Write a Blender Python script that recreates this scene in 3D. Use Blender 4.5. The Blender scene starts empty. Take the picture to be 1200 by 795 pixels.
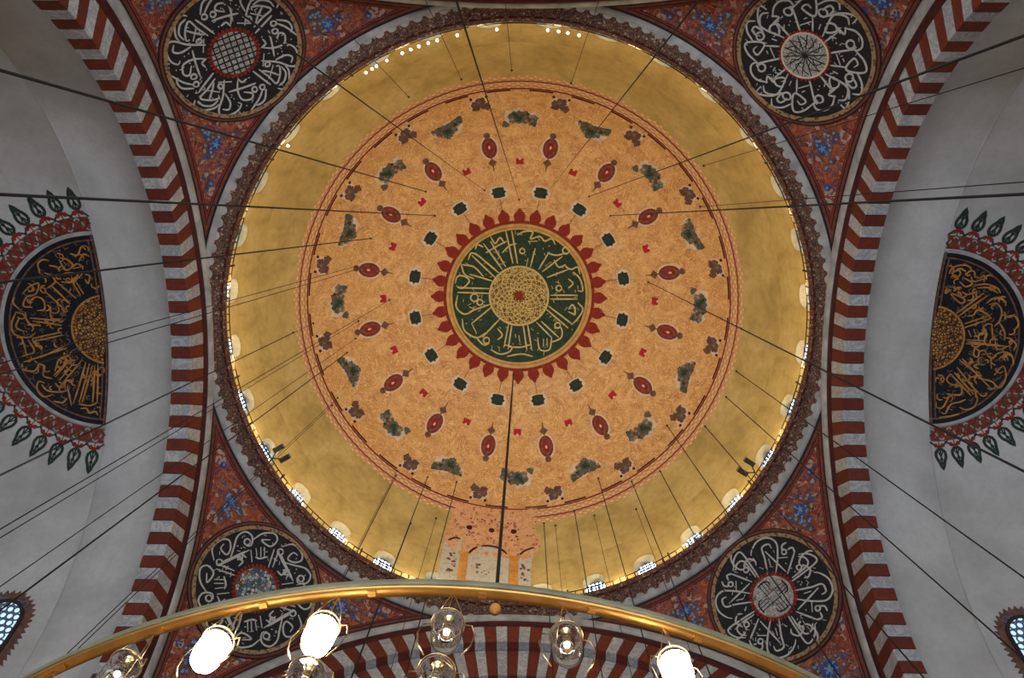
import bpy, math, random
from math import sin, cos, pi, radians as rad, sqrt, atan2, hypot
from mathutils import Vector, Matrix
random.seed(7)
C = bpy.context.scene.collection
PI = pi
# ------------------------------------------------------------------ camera
EYE = 1.6                               # photographer's eye above the carpet
def at_eye(z): return z + EYE
Ft = (-0.01519, 0.14572, 0.98921)       # viewing direction, almost straight up
tilt, yaw, roll = 0.14625, -0.01519, 0.01022
F0 = Vector((0, sin(tilt), cos(tilt))); D0 = Vector((0, cos(tilt), -sin(tilt))); X0 = Vector((1, 0, 0))
Fw = F0*cos(yaw) + X0*sin(yaw); R0 = X0*cos(yaw) - F0*sin(yaw)
Rt = R0*cos(roll) - D0*sin(roll); Dn = D0*cos(roll) + R0*sin(roll)
cam_data = bpy.data.cameras.new('camera'); cam = bpy.data.objects.new('camera', cam_data); C.objects.link(cam)
cam_data.sensor_width = 36; cam_data.lens = 947.26/1200*36; cam_data.clip_end = 300; cam_data.clip_start = 0.05
m = Matrix((Rt, -Dn, -Fw)).transposed().to_4x4(); m.translation = Vector((0.358, -4.692, EYE))
cam.matrix_world = m
bpy.context.scene.camera = cam
# ------------------------------------------------------------------ world, lights, exposure
w = bpy.data.worlds.new('world'); bpy.context.scene.world = w; w.use_nodes = True
w.node_tree.nodes['Background'].inputs[0].default_value = (0.62, 0.78, 1.0, 1)
w.node_tree.nodes['Background'].inputs[1].default_value = 0.03
def area(name, loc, target, sx, sy, power, col):
    l = bpy.data.lights.new(name, 'AREA'); l.shape = 'RECTANGLE'; l.size = sx; l.size_y = sy; l.energy = power; l.color = col
    o = bpy.data.objects.new(name, l); C.objects.link(o); o.location = loc
    o.rotation_euler = (Vector(target) - Vector(loc)).to_track_quat('-Z', 'Y').to_euler()
    return o
# daylight through the rows of windows low in the hall's walls, all outside the frame
area('window_daylight_south', (0, -19, 9), (0, 6, 30), 26, 9, 6900, (0.80, 0.89, 1.0))
area('window_daylight_north', (0, 20, 7), (0, -4, 34), 26, 6, 90, (0.85, 0.92, 1.0))
area('window_daylight_east', (27, -10, 9), (-8, 9, 32), 14, 8, 480, (0.85, 0.92, 1.0))
area('window_daylight_west', (-27, -10, 9), (8, 9, 32), 14, 8, 430, (0.98, 0.95, 0.90))
area('hall_lamps', (0, 0, 0.9), (0, 0.2, 40), 18, 18, 360, (1.0, 0.80, 0.55))
# warm fill lights added out of sight behind the cornice to brighten the dome
for k in range(24):
    a = rad(k*15+7.5); l = bpy.data.lights.new('gallery_fill_light', 'POINT'); l.shadow_soft_size = 0.05; l.color = (1.0, 0.80, 0.46)
    l.energy = 275 if sin(a) > -0.3 else 165
    o = bpy.data.objects.new('gallery_fill_light', l); C.objects.link(o); o.location = (13.15*cos(a), 13.15*sin(a), 35.98+EYE)
vs = bpy.context.scene.view_settings
vs.view_transform = 'Standard'; vs.look = 'None'; vs.gamma = 1; vs.use_curve_mapping = False
vs.exposure = -0.12
WINDOW_GLOW = 13.0
# ------------------------------------------------------------------ measures of the building (metres)
A = 13.45                 # half the side of the square under the dome
RE = 13.81                # outer radius of the white arch bands and of the ring
ZS = 21.373 + EYE         # springing level of the arches
RP = 19.28                # sphere of the pendentives
ZC = 37.08 + EYE; RD = 13.40   # dome centre and radius
XV = 17.2; RV = 12.1      # start and radius of the half domes
# lettering strokes, local metres on each medallion
LETTERS = {}
LETTERS['TR'] = '1.37,-0.24 1.59,-0.38 1.74,-0.19 1.66,0.03 1.43,-0.03 1.28,-0.19 1.39,-0.34|1.65,-0.66 2.11,-0.41 2.31,-0.1 2.17,0.15|1.94,0.13 2.19,0.48 2.18,0.85 1.97,1.09 1.74,1.07 1.66,0.94|1.67,0.2 1.75,-0.02 1.77,0.31 2.01,0.14|1.82,0.84 1.71,0.9 1.58,0.87 1.53,0.76 1.57,0.65 1.68,0.59 1.8,0.62 1.86,0.72 1.82,0.84|1.79,0.88 1.68,0.96 0.72,0.47|0.78,0.07 1.64,0.1|1.27,0.37 1.31,0.4|1.35,0.51 1.39,0.54|1.68,0.96 1.7,1.5 1.55,1.86 1.32,1.86 0.95,1.52 0.96,1.33 1.44,1.24 1.42,1.5 1.21,1.51|1.01,0.7 0.84,1.13|0.44,0.83 0.96,1.33|0.93,1.82 0.82,1.88 0.69,1.85 0.63,1.75 0.67,1.63 0.78,1.57 0.91,1.6 0.97,1.7 0.93,1.82|0.59,1.81 0.63,2.11 0.82,2.13 0.89,1.94 0.87,1.77|1.17,1.75 1.04,2.2 0.75,2.47 0.48,2.29|0.13,1.04 0.48,1.89 0.3,2.32 -0.1,2.6 -0.19,2.3|1.09,0.99 1.05,1.12|0.44,1.15 0.53,1.34|1.66,1.32 1.7,1.35|1.29,0.03 1.42,0.25|0.01,2.43 0.05,2.46'
LETTERS['TL'] = '-0.46,-1.08 -0.87,-1.64 -1.07,-2.12 -1.28,-2.28 -1.58,-2.1 -1.76,-1.73 -1.69,-1.42 -1.53,-1.46|-0.86,-1.49 -1.28,-1.65 -1.42,-1.91 -1.21,-2.06|-0.05,-2.42 -0.16,-2.61 -0.41,-2.67 -0.68,-2.48 -0.92,-2.19 -0.95,-1.98|-0.17,-2.38 -0.46,-2.4 -0.76,-2.19 -0.82,-1.87|-0.13,-1.26 -0.17,-1.77 -0.17,-2.23 -0.57,-2.05 -0.79,-1.78 -0.68,-1.71|-0.19,-1.41 -0.36,-1.71 -0.5,-2.07|-0.33,-1.3 -0.75,-0.95|-0.59,-1.32 -0.62,-1.39 -0.58,-1.45 -0.51,-1.47 -0.44,-1.43 -0.41,-1.36 -0.45,-1.3 -0.52,-1.28 -0.59,-1.32|-0.22,-1.81 -0.65,-1.57|-0.94,-1.35 -1.3,-0.83 -1.56,-0.38|-0.9,-0.75 -1.19,-1.08 -1.59,-1.25 -1.87,-1 -1.76,-0.79 -1.43,-0.97|-1.79,-0.54 -1.82,-0.62 -1.78,-0.69 -1.7,-0.71 -1.62,-0.67 -1.6,-0.59 -1.63,-0.52 -1.71,-0.5 -1.79,-0.54|-1.97,-0.26 -2,-0.34 -1.97,-0.41 -1.89,-0.43 -1.81,-0.4 -1.78,-0.32 -1.82,-0.25 -1.9,-0.22 -1.97,-0.26|-2.07,-0.29 -2.33,-0.67 -2.28,-0.99 -2.11,-1.09|-1.99,-0.44 -2.13,-0.82 -2.19,-1.36|-1.12,-0.08 -1.85,-0.05 -2.08,-0.03|-1.1,-1.39 -1.14,-1.36|-1.28,-1.45 -1.32,-1.42|-1.85,-1.74 -1.89,-1.71|-1.98,-1.64 -2.02,-1.61|-1.89,-1.35 -1.93,-1.32|-0.85,-0.7 -1.1,-0.7 -1.14,-0.47|-1.17,-0.41 -1.21,-0.37'
LETTERS['BL'] = '-0.13,1.67 -0.6,1.9 -1.07,2.13 -1.46,2.03 -1.53,1.67 -1.23,1.43 -1.05,1.56|-1.3,1.56 -1.21,1.52 -1.11,1.56 -1.07,1.66 -1.11,1.75 -1.21,1.79 -1.3,1.75 -1.34,1.65 -1.3,1.56|0.36,1.89 0.06,1.72 -1.02,1.35|-0.34,1.4 -0.51,1.51 -0.51,1.3 -0.67,1.41 -0.69,1.21|-1.41,1.55 -1.95,1.41 -2.31,1.04 -2.19,0.73 -1.78,0.77 -1.71,1.24 -1.99,0.97|-1.29,1.19 -1.06,0.91|-1.47,1.06 -1.16,0.77|-1.58,0.94 -1.24,0.63|-0.99,0.94 -1.07,0.75 -1.37,0.55|-1.07,1.3 -0.73,0.9|-1.82,0.56 -1.06,0.21|-1.89,0.36 -1.19,0.07|-2.01,0.18 -1.91,0.14 -1.82,0.18 -1.79,0.28 -1.83,0.37 -1.92,0.4 -2.01,0.36 -2.05,0.27 -2.01,0.18|-1.84,0.16 -1.64,-0.31 -1.44,-0.85|-2.14,0.38 -2.56,0.06 -2.53,-0.47 -2.27,-0.69 -1.98,-0.48 -1.92,-0.18 -2.28,-0.18 -2.33,-0.42|-0.76,1.86 -0.8,1.81|-0.82,1.68 -0.86,1.63|-1.47,0.75 -1.52,0.7|-1.2,-0.19 -1.21,-0.47 -1.49,-0.39|0.3,1.53 0.25,1.48|0.15,1.55 0.11,1.51'
LETTERS['BR'] = '0.43,1.1 1.69,1|0.63,0.67 1.11,1.22 1.61,1.61 2.05,1.49 2.25,1.04 2.13,0.59 1.97,0.41|0.85,0.41 1.47,0.78 1.9,0.99 1.83,1.32 1.6,1.3|0.83,1.57 1.08,1.25|0.67,1.36 0.71,1.31|0.15,1.42 0.19,1.36|0.35,1.4 0.39,1.35|1.17,1.52 1.21,1.59 1.19,1.67 1.12,1.71 1.04,1.69 1,1.62 1.03,1.54 1.1,1.5 1.17,1.52|1.22,1.59 1.38,1.74 1.33,1.96|0.31,1.08 0.82,2|0.76,1.92 0.99,2.01 1.08,1.79|0.05,1.12 0.01,1.99 0.31,2.11 0.55,1.93|-0.24,2.55 0.08,2.67 0.41,2.4 0.43,1.97 0.28,1.75 0.07,1.82|1.72,-0.26 1.76,-0.19 1.73,-0.11 1.65,-0.07 1.57,-0.09 1.54,-0.17 1.56,-0.25 1.64,-0.29 1.72,-0.26|1.84,-0.17 1.95,0.19 1.69,0.38 1.51,0.29|0.95,0.03 1.61,0.11 2.4,0.14 2.35,-0.29 2.01,-0.6|1.19,0.43 1.23,0.38|1.29,0.39 1.33,0.34|1.07,0.77 1.36,0.9'
LETTERS['CEN'] = '-0.86,-4.14 -0.4,-2.04|-0.49,-4.14 -0.11,-2.04|0.99,-3.03 0.7,-1.83|0.55,-2.39 0.44,-1.82|1.87,-2.82 1.22,-1.69|2.69,-2.54 1.44,-1.54|3.07,-1.73 1.74,-1.18|3.69,-0.12 1.98,-0.07|3.69,0.12 1.98,0.17|3.43,1.75 1.84,0.6|3.14,1.98 1.7,0.8|2.55,2.59 1.41,1.58|2.1,2.6 1.12,1.65|0.84,3.37 0.55,1.74|0.54,3.44 0.27,1.74|-0.66,3.38 -0.42,1.75|-0.91,3.23 -0.62,1.67|-2.31,2.64 -1.19,1.45|-2.98,1.75 -1.71,0.71|-3.13,1 -1.79,0.53|-3.87,-0.23 -1.87,-0.15|-3.87,-0.53 -1.87,-0.45|-3.13,-1.38 -1.65,-0.92|-2.98,-2.57 -1.5,-1.14|-2.76,-2.72 -1.28,-1.44|-2.25,-3.31 -1.06,-1.66|-1.81,-3.46 -0.84,-1.81|-4.02,-0.8 -3.87,-1.24 -3.43,-1.24 -3.13,-0.93 -3.57,-0.49 -3.95,-0.65|-3.57,-1.99 -2.83,-1.82 -2.24,-1.22|-3.65,-2.06 -3.43,-1.39 -2.83,-1.08|-3.2,-2.28 -2.98,-2.72 -2.39,-2.42|-3.87,-0.05 -3.95,0.69 -3.43,1.15 -2.83,0.86 -3.13,0.7|-2.56,0.11 -2.63,0.28 -2.8,0.35 -2.97,0.28 -3.04,0.11 -2.97,-0.06 -2.8,-0.13 -2.63,-0.05 -2.56,0.11|-3.58,1.44 -3.43,2.19 -2.68,2.64 -2.08,2.34|-2.98,1.75 -2.68,2.34|-2.68,2.64 -2.23,3.09 -1.85,3.01|-1.84,2.82 -1.9,2.96 -2.03,3.01 -2.17,2.96 -2.23,2.82 -2.17,2.68 -2.04,2.63 -1.9,2.68 -1.84,2.82|-1.78,3.39 -1.18,3.68 -0.58,3.53 -0.43,3.23 -0.88,3.09|-0.58,3.23 0.17,3.23 0.76,3.07|-0.73,3.83 0.17,3.67 0.92,3.81|1.2,2.62 1.37,3.36 1.96,3.35 2.1,2.6|1.58,2.68 1.59,3.2|1.8,2.64 1.84,3.2|2.24,2 2.69,1.99 2.7,2.58 2.11,2.9|2.64,1.81 2.59,1.94 2.46,2 2.33,1.95 2.28,1.82 2.33,1.7 2.46,1.64 2.58,1.69 2.64,1.81|3.11,0.79 3.4,0.49 3.56,1.07 3.11,0.94|3.7,0.33 4.04,0.76 3.72,1.37 3.43,1.67|3.37,-1.59 3.82,-1.16 4.01,-0.43 3.68,-0.41|2.77,-2.02 3.22,-1.74 3.66,-1.9 3.81,-1.46|-0.12,-3.84 0.25,-4.07 0.83,-4.07 0.69,-3.62 1.27,-3.78 1.57,-3.49 2.01,-3.65 2.24,-3.28|0.54,-3.44 1.13,-3.48|1.73,-2.74 2.32,-2.61 2.98,-2.78|-1.07,-2.71 -0.63,-3.16 -0.19,-3.31|-2.1,-2.71 -1.36,-3.16 -0.78,-3.46|-1.81,-3.76 -1.51,-3.31 -1.22,-3.68 -0.92,-3.31|3.11,-2.93 3.05,-2.78 2.91,-2.71 2.76,-2.77 2.7,-2.92 2.76,-3.07 2.9,-3.13 3.05,-3.08 3.11,-2.93|2.67,-0.53 2.62,-0.4 2.5,-0.35 2.37,-0.4 2.32,-0.52 2.37,-0.65 2.49,-0.7 2.62,-0.66 2.67,-0.53|-2.28,0.41 -2.33,0.54 -2.46,0.59 -2.58,0.54 -2.64,0.41 -2.58,0.29 -2.46,0.23 -2.33,0.29 -2.28,0.41|-1.34,2.05 -1.04,2.49 -1.33,2.79|2.17,-2.3 2.47,-1.86 2.91,-2.03|-2.76,-2.95 -2.62,-3.24 -2.25,-3.09|3.08,-1.14 3.38,-0.85 3.09,-0.54|0.01,2.49 0.09,2.93|-0.22,2.41 -0.17,2.64|0.34,-2.84 0.3,-2.72 0.18,-2.67 0.07,-2.72 0.02,-2.83 0.07,-2.95 0.18,-3 0.29,-2.95 0.34,-2.84'
LETTERS['L'] = '-1.64,-0.81 -2.36,-1.65|-1.43,-1.1 -2.09,-1.9|-1.16,-1.32 -1.89,-2.09|-0.96,-1.45 -1.19,-1.96|-0.83,-1.51 -1.06,-2.02|-1.85,-0.36 -3.05,-0.51|-1.84,-0.17 -2.95,-0.38|-2.41,-2.42 -2.43,-2.81 -2.19,-3 -1.98,-2.93|-2.01,-2.74 -1.73,-2.67 -1.65,-2.48|-1.54,-3.06 -1.26,-2.99 -1.07,-2.73 -1.4,-2.54 -1.58,-2.99|-1.09,-3.25 -0.8,-3.18 -0.57,-3.54 -0.41,-3.41|-0.79,-2.92 -0.55,-3.21 -0.32,-3.12|-1.09,-2.6 -0.65,-2.7|-1.68,-2.28 -1.36,-2.41 -0.95,-2.35 -1.24,-2.02 -1.66,-2.03|-1.12,-2.02 -0.76,-2.38|-0.65,-2.35 -0.47,-2.28 -0.58,-1.96 -0.68,-2.15|-2.22,-1.78 -1.89,-2.03 -1.97,-2.29|-3.22,-1.54 -2.9,-1.85 -2.54,-1.98 -2.71,-1.53 -3.07,-1.41 -3.23,-1.03 -2.9,-0.96|-3.51,-1.42 -3.6,-1.17 -3.36,-0.84|-3.04,-1.15 -2.73,-1.4 -2.46,-1.27 -2.45,-0.88 -2.74,-0.82|-3.53,-0.78 -3.74,-0.28 -3.66,0.17 -3.17,0.32 -2.88,0.13|-3.53,-0.78 -3.26,-0.65 -3.07,-0.26 -2.68,-0.18|-3.44,-0.52 -3.59,-0.14 -3.32,0.06|-2.2,-1.01 -2.22,-0.5 -1.85,-0.43|-2.24,-2.42 -2.02,-2.35|-1.55,-2.16 -1.5,-2.15|-1.44,-2.06 -1.39,-2.06|-1.5,-3.38 -1.45,-3.38|-1.89,0.12 -2.95,0.35|-1.84,0.24 -2.9,0.48|-1.74,0.69 -2.75,1.19|-1.69,0.79 -3.38,1.36|-2.95,0.48 -2.68,0.87|-3.4,0.34 -3.26,1.05|-3.18,0.41 -2.97,0.93 -3.43,1.11|-3.44,1.42 -3.38,1.68 -2.99,1.75 -2.81,1.5 -2.98,1.31|-2.81,1.44 -2.58,1.57 -2.64,1.95 -2.29,2.09|-2.18,1.77 -2,1.26 -1.7,1.33 -2.23,1.96|-1.58,1.27 -2.17,2.02|-1.4,1.39 -2,2.15|-1.09,1.3 -1.87,2.28|-2.58,2.27 -2.81,2.2 -2.86,2.52 -2.62,2.84 -2.27,2.78|-2.69,2.33 -2.46,2.59 -1.98,2.66 -1.68,2.6|-2.17,2.28 -1.99,2.47 -1.75,2.41|-2.2,3.04 -1.84,3.11 -1.67,2.92|-0.94,1.4 -1.41,3.17|-0.79,1.46 -1.17,3.11|-0.66,1.52 -1.05,3.11|-0.57,1.52 -0.61,3.11|-0.44,1.52 -0.42,3.11|-1.17,3.17 -0.73,3.24 -0.42,3.11|-1.09,3.36 -0.85,3.36 -0.71,3.55 -0.46,3.49 -0.35,3.64|-1.69,2.41 -1.47,3.23|-2.53,0.71 -2.48,0.71|-2.71,-0.15 -2.66,-0.15|-3.23,0.09 -3.19,0.09|-0.94,2.67 -0.89,2.67'
LETTERS['R'] = '0.92,-1.03 1.86,-1.92|1.03,-0.93 2.02,-1.82|1.3,-0.61 2.14,-0.96|1.31,-0.45 2.25,-0.85|0.37,-2.7 0.47,-2.98 0.9,-3.09 1.19,-2.94 1.12,-2.77|0.47,-2.71 0.74,-2.93 1.01,-2.82|0.84,-2.39 1.13,-2.17 1.35,-2.34 0.96,-2.55|1.25,-2.61 1.39,-2.4 1.76,-2.52|0.58,-1.84 1.04,-1.47 1.17,-1.63 0.73,-1.84 0.58,-1.84|1.02,-1.96 1.23,-1.85 1.61,-1.97|1.47,-2.24 1.9,-2.3 2.31,-2.16 2.48,-1.95|1.58,-2.13 2.02,-2.15 2.39,-1.94|0.38,-2.11 0.36,-1.89 0.55,-2|2.02,-1.49 2.28,-1.72 2.68,-1.63 2.75,-1.41|2.13,-1.44 2.41,-1.51 2.64,-1.19 2.6,-0.76 2.43,-0.54|2.86,-0.99 3.14,-1 3.31,-0.68 3.2,-0.41|1.36,-0.93 1.6,-0.99 1.72,-1.21 2.08,-1.06 2.3,-0.86|1.47,-0.34 1.6,-0.07|1.67,-0.4 1.8,-0.08|2,-0.52 2.18,-0.2 2.1,0.07|2.33,-0.64 2.44,0.06|2.61,-0.7 2.83,-0.34 2.87,0.04|0.81,-2.71 0.85,-2.71|1.43,-2.89 1.46,-2.89|1.41,0.06 2.1,0.09|1.42,0.22 2.12,0.25|1.47,0.14 3.03,0.29|3.05,-0.08 3.3,0.17 3.23,0.45|1.73,0.4 1.94,0.5 1.91,0.77 1.75,0.67 1.78,0.4|2.13,-0.15 2.16,0.22 2.5,0.26|2.47,-0.17 2.62,0.47|2.53,0.69 2.81,0.52 3.15,0.61 3.26,0.98 3.17,1.09|2.39,0.7 2.46,1.23|2.05,0.66 2.43,0.59|1.21,0.9 1.89,1.47|1.31,0.84 2.48,2.09|1.98,1.25 1.78,1.15 2.02,1.04|1.94,1.63 2.48,1.77 2.77,2.02 3,1.59 2.89,1.11 2.57,1.5|1.13,1.22 1.75,2.01 1.99,2.27|0.88,1.5 1.7,2.39|1.03,1.44 1.8,2.33|0.88,1.5 0.73,1.72 0.88,1.93 1.29,2.02 1.29,2.35 0.88,2.41 0.56,2.9 0.3,2.9 0.3,2.69|0.5,3.11 0.65,3.16 0.88,2.78 1.24,2.67 1.49,2.55|1.23,2.88 1.48,2.98 1.79,2.86 1.94,2.54 1.85,2.28|0.38,3.33 0.86,3.26 1.22,3.15|1.56,0.65 1.6,0.65|2.06,0.77 2.1,0.76|0.79,2.2 0.83,2.2|0.44,2.58 0.48,2.58|0.9,3 0.94,3'
# ------------------------------------------------------------------ materials
class NT:
    def __init__(s, name, rough=0.8, spec=0.25):
        s.m = bpy.data.materials.new(name); s.m.use_nodes = True; s.t = s.m.node_tree; s.N = s.t.nodes; s.L = s.t.links
        s.b = s.N['Principled BSDF']; s.b.inputs['Roughness'].default_value = rough
        s.b.inputs['Specular IOR Level'].default_value = spec
    def n(s, ty, **k):
        x = s.N.new(ty)
        for a, v in k.items(): setattr(x, a, v)
        return x
    def lk(s, a, b): s.L.new(a, b)
    def coord(s, which='Object'): return s.n('ShaderNodeTexCoord').outputs[which]
    def noise(s, vec, scale, detail=4, rough=0.55, dist=0.0):
        x = s.n('ShaderNodeTexNoise'); s.lk(vec, x.inputs['Vector']); x.inputs['Scale'].default_value = scale
        x.inputs['Detail'].default_value = detail; x.inputs['Roughness'].default_value = rough; x.inputs['Distortion'].default_value = dist
        return x
    def voro(s, vec, scale, feature='F1'):
        x = s.n('ShaderNodeTexVoronoi', feature=feature); s.lk(vec, x.inputs['Vector']); x.inputs['Scale'].default_value = scale
        return x
    def ramp(s, fac, stops, interp='LINEAR'):
        x = s.n('ShaderNodeValToRGB'); x.color_ramp.interpolation = interp; e = x.color_ramp.elements
        while len(e) < len(stops): e.new(0.5)
        for i, (p, c) in enumerate(stops):
            e[i].position = p; e[i].color = (c[0], c[1], c[2], 1) if not isinstance(c, (int, float)) else (c, c, c, 1)
        s.lk(fac, x.inputs[0]); return x.outputs[0]
    def mix(s, fac, a, b, mode='MIX'):
        x = s.n('ShaderNodeMix', data_type='RGBA', blend_type=mode)
        for sock, v in ((x.inputs[0], fac), (x.inputs[6], a), (x.inputs[7], b)):
            if hasattr(v, 'links'): s.lk(v, sock)
            elif isinstance(v, (int, float)): sock.default_value = v
            else: sock.default_value = (v[0], v[1], v[2], 1)
        return x.outputs[2]
    def math(s, op, a, b=0.0):
        x = s.n('ShaderNodeMath', operation=op)
        for i, v in enumerate((a, b)):
            if hasattr(v, 'links'): s.lk(v, x.inputs[i])
            else: x.inputs[i].default_value = v
        return x.outputs[0]
    def out(s, col, bump=None, bs=0.3):
        if hasattr(col, 'links'): s.lk(col, s.b.inputs['Base Color'])
        else: s.b.inputs['Base Color'].default_value = (*col, 1)
        if bump is not None:
            x = s.n('ShaderNodeBump'); x.inputs['Strength'].default_value = bs; x.inputs['Distance'].default_value = 0.03
            s.lk(bump, x.inputs['Height']); s.lk(x.outputs[0], s.b.inputs['Normal'])
        return s.m
def mottled(name, col, amt=0.25, scale=3.0, rough=0.8, spec=0.2):
    t = NT(name, rough, spec); v = t.coord(); n = t.noise(v, scale).outputs[0]
    dark = tuple(c*(1-amt) for c in col); lite = tuple(min(1, c*(1+amt)) for c in col)
    return t.out(t.ramp(n, [(0.3, dark), (0.7, lite)]), n, 0.15)
def metal(name, col, rough=0.35):
    t = NT(name, rough, 0.5); t.b.inputs['Metallic'].default_value = 1.0
    v = t.coord(); n = t.noise(v, 9).outputs[0]
    return t.out(t.ramp(n, [(0.35, tuple(c*0.75 for c in col)), (0.65, col)]))
def glow(name, col, s):
    t = NT(name); t.b.inputs['Emission Color'].default_value = (*col, 1); t.b.inputs['Emission Strength'].default_value = s
    return t.out(col)
def plaster():
    t = NT('white_plaster', 0.9, 0.15); v = t.coord('Object')
    n1 = t.noise(v, 0.35, 5, 0.6).outputs[0]; n2 = t.noise(v, 2.2, 6, 0.65, 0.8).outputs[0]
    c = t.ramp(n1, [(0.35, (0.44, 0.425, 0.405)), (0.65, (0.60, 0.585, 0.565))])
    st = t.ramp(n2, [(0.66, 0.0), (0.74, 1.0)]); n3 = t.noise(v, 0.22, 2).outputs[0]
    gate = t.ramp(n3, [(0.50, 0.0), (0.58, 1.0)])
    fine = t.noise(v, 5.0, 6, 0.7).outputs[0]; c = t.mix(t.ramp(fine, [(0.35, 0.22), (0.6, 0.0)]), c, (0.33, 0.32, 0.31))
    c = t.mix(t.math('MULTIPLY', t.math('MULTIPLY', st, gate), 0.6), c, (0.50, 0.36, 0.22))
    return t.out(c, n2, 0.1)
def dome_paint():
    t = NT('painted_dome', 0.55, 0.3); v = t.coord('Object')
    sep = t.n('ShaderNodeSeparateXYZ'); t.lk(v, sep.inputs[0]); x, y, z = sep.outputs
    # arc distance from the crown, in metres
    r = t.math('SQRT', t.math('ADD', t.math('MULTIPLY', x, x), t.math('MULTIPLY', y, y)))
    arc = t.math('MULTIPLY', t.math('ARCTAN2', r, z), RD)
    ang = t.math('ARCTAN2', y, x)
    # outer golden zone
    n1 = t.noise(v, 0.5, 5, 0.6, 0.6).outputs[0]; n2 = t.noise(v, 2.5, 4).outputs[0]
    gold = t.ramp(n1, [(0.3, (0.40, 0.29, 0.095)), (0.5, (0.53, 0.385, 0.135)), (0.72, (0.66, 0.50, 0.20))])
    gold = t.mix(t.math('MULTIPLY', t.ramp(n2, [(0.45, 0.0), (0.62, 1.0)]), 0.22), gold, (0.27, 0.18, 0.055))
    # inner zone: dense scrollwork
    wob = t.noise(v, 1.6, 2); d = t.n('ShaderNodeVectorMath', operation='MULTIPLY_ADD')
    t.lk(wob.outputs[1], d.inputs[0]); d.inputs[1].default_value = (0.7, 0.7, 0.7); t.lk(v, d.inputs[2])
    def curls(scale, freq, w_):
        n_ = t.noise(v, scale, 1.5, 0.5, 1.2).outputs[0]
        return t.ramp(t.math('ABSOLUTE', t.math('SINE', t.math('MULTIPLY', n_, freq))), [(w_*0.5, 1.0), (w_, 0.0)])
    tone = t.ramp(t.noise(v, 1.3, 3, 0.6, 1.0).outputs[0], [(0.32, (0.50, 0.22, 0.07)), (0.5, (0.64, 0.34, 0.12)), (0.68, (0.78, 0.49, 0.21))])
    base = t.mix(t.ramp(t.noise(v, 0.45, 3).outputs[0], [(0.42, 0.0), (0.62, 0.5)]), tone, (0.66, 0.35, 0.11))
    c = t.mix(t.math('MULTIPLY', curls(0.9, 44, 0.50), 0.75), base, (0.84, 0.55, 0.25))
    c = t.mix(t.math('MULTIPLY', curls(1.4, 40, 0.30), 0.62), c, (0.36, 0.14, 0.05))
    spk = t.voro(v, 4.0).outputs[0]
    c = t.mix(t.math('MULTIPLY', t.ramp(spk, [(0.14, 1.0), (0.22, 0.0)]), 0.45), c, (0.80, 0.60, 0.40))
    # lace border between 13.9 and 14.9
    s1 = t.math('SINE', t.math('MULTIPLY', ang, 160.0)); s2 = t.math('SINE', t.math('MULTIPLY', arc, 21.0))
    lace = t.ramp(t.math('MULTIPLY', s1, s2), [(0.10, (0.60, 0.33, 0.15)), (0.35, (0.78, 0.54, 0.30))])
    stripe = t.ramp(t.math('SINE', t.math('MULTIPLY', arc, 12.6)), [(0.78, 0.0), (0.9, 1.0)])
    lace = t.mix(t.math('MULTIPLY', stripe, 0.45), lace, (0.36, 0.10, 0.05))
    inb = t.math('GREATER_THAN', arc, 13.95)
    c = t.mix(inb, c, lace)
    outb = t.math('GREATER_THAN', t.math('ADD', arc, t.math('MULTIPLY', t.math('ABSOLUTE', t.math('SINE', t.math('MULTIPLY', ang, 96.0))), 0.16)), 14.98)
    c = t.mix(outb, c, gold)
    return t.out(c, n2, 0.12)
def arabesque():
    t = NT('painted_arabesque', 0.75, 0.2); v = t.coord('Object')
    wob = t.noise(v, 2.0, 2); d = t.n('ShaderNodeVectorMath', operation='MULTIPLY_ADD')
    t.lk(wob.outputs[1], d.inputs[0]); d.inputs[1].default_value = (0.5, 0.5, 0.5); t.lk(v, d.inputs[2])
    cell = t.voro(d.outputs[0], 6.5); sp = t.n('ShaderNodeSeparateColor'); t.lk(cell.outputs[1], sp.inputs[0])
    c = t.ramp(sp.outputs[0], [(0.0, (0.22, 0.035, 0.022)), (0.36, (0.33, 0.07, 0.028)), (0.54, (0.10, 0.028, 0.026)), (0.70, (0.06, 0.065, 0.13)), (0.80, (0.30, 0.10, 0.045)), (0.91, (0.40, 0.30, 0.24))], 'CONSTANT')
    n_ = t.noise(v, 1.5, 1.5, 0.5, 1.3).outputs[0]; e = t.math('ABSOLUTE', t.math('SINE', t.math('MULTIPLY', n_, 50)))
    c = t.mix(t.ramp(e, [(0.10, 0.75), (0.28, 0.0)]), c, (0.42, 0.29, 0.22))
    n2 = t.noise(v, 2.1, 1.5, 0.5, 1.3).outputs[0]; e2 = t.math('ABSOLUTE', t.math('SINE', t.math('MULTIPLY', n2, 40)))
    c = t.mix(t.ramp(e2, [(0.10, 0.7), (0.26, 0.0)]), c, (0.07, 0.03, 0.035))
    big = t.noise(v, 0.6, 2).outputs[0]
    c = t.mix(t.ramp(big, [(0.5, 0.0), (0.62, 0.35)]), c, (0.42, 0.09, 0.03))
    return t.out(c, e, 0.1)
def stone(name, a, b, vein):
    t = NT(name, 0.7, 0.25); v = t.coord('Object'); oi = t.n('ShaderNodeObjectInfo')
    d = t.n('ShaderNodeVectorMath', operation='ADD'); cmb = t.n('ShaderNodeCombineXYZ'); t.lk(t.math('MULTIPLY', oi.outputs['Random'], 40.0), cmb.inputs[0])
    t.lk(v, d.inputs[0]); t.lk(cmb.outputs[0], d.inputs[1])
    c = t.mix(oi.outputs['Random'], a, b)
    n = t.noise(d.outputs[0], 1.6, 5, 0.6, 2.2).outputs[0]
    return t.out(t.mix(t.ramp(n, [(0.43, 0.0), (0.52, 0.6), (0.60, 0.0)]), c, vein), n, 0.12)
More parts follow.
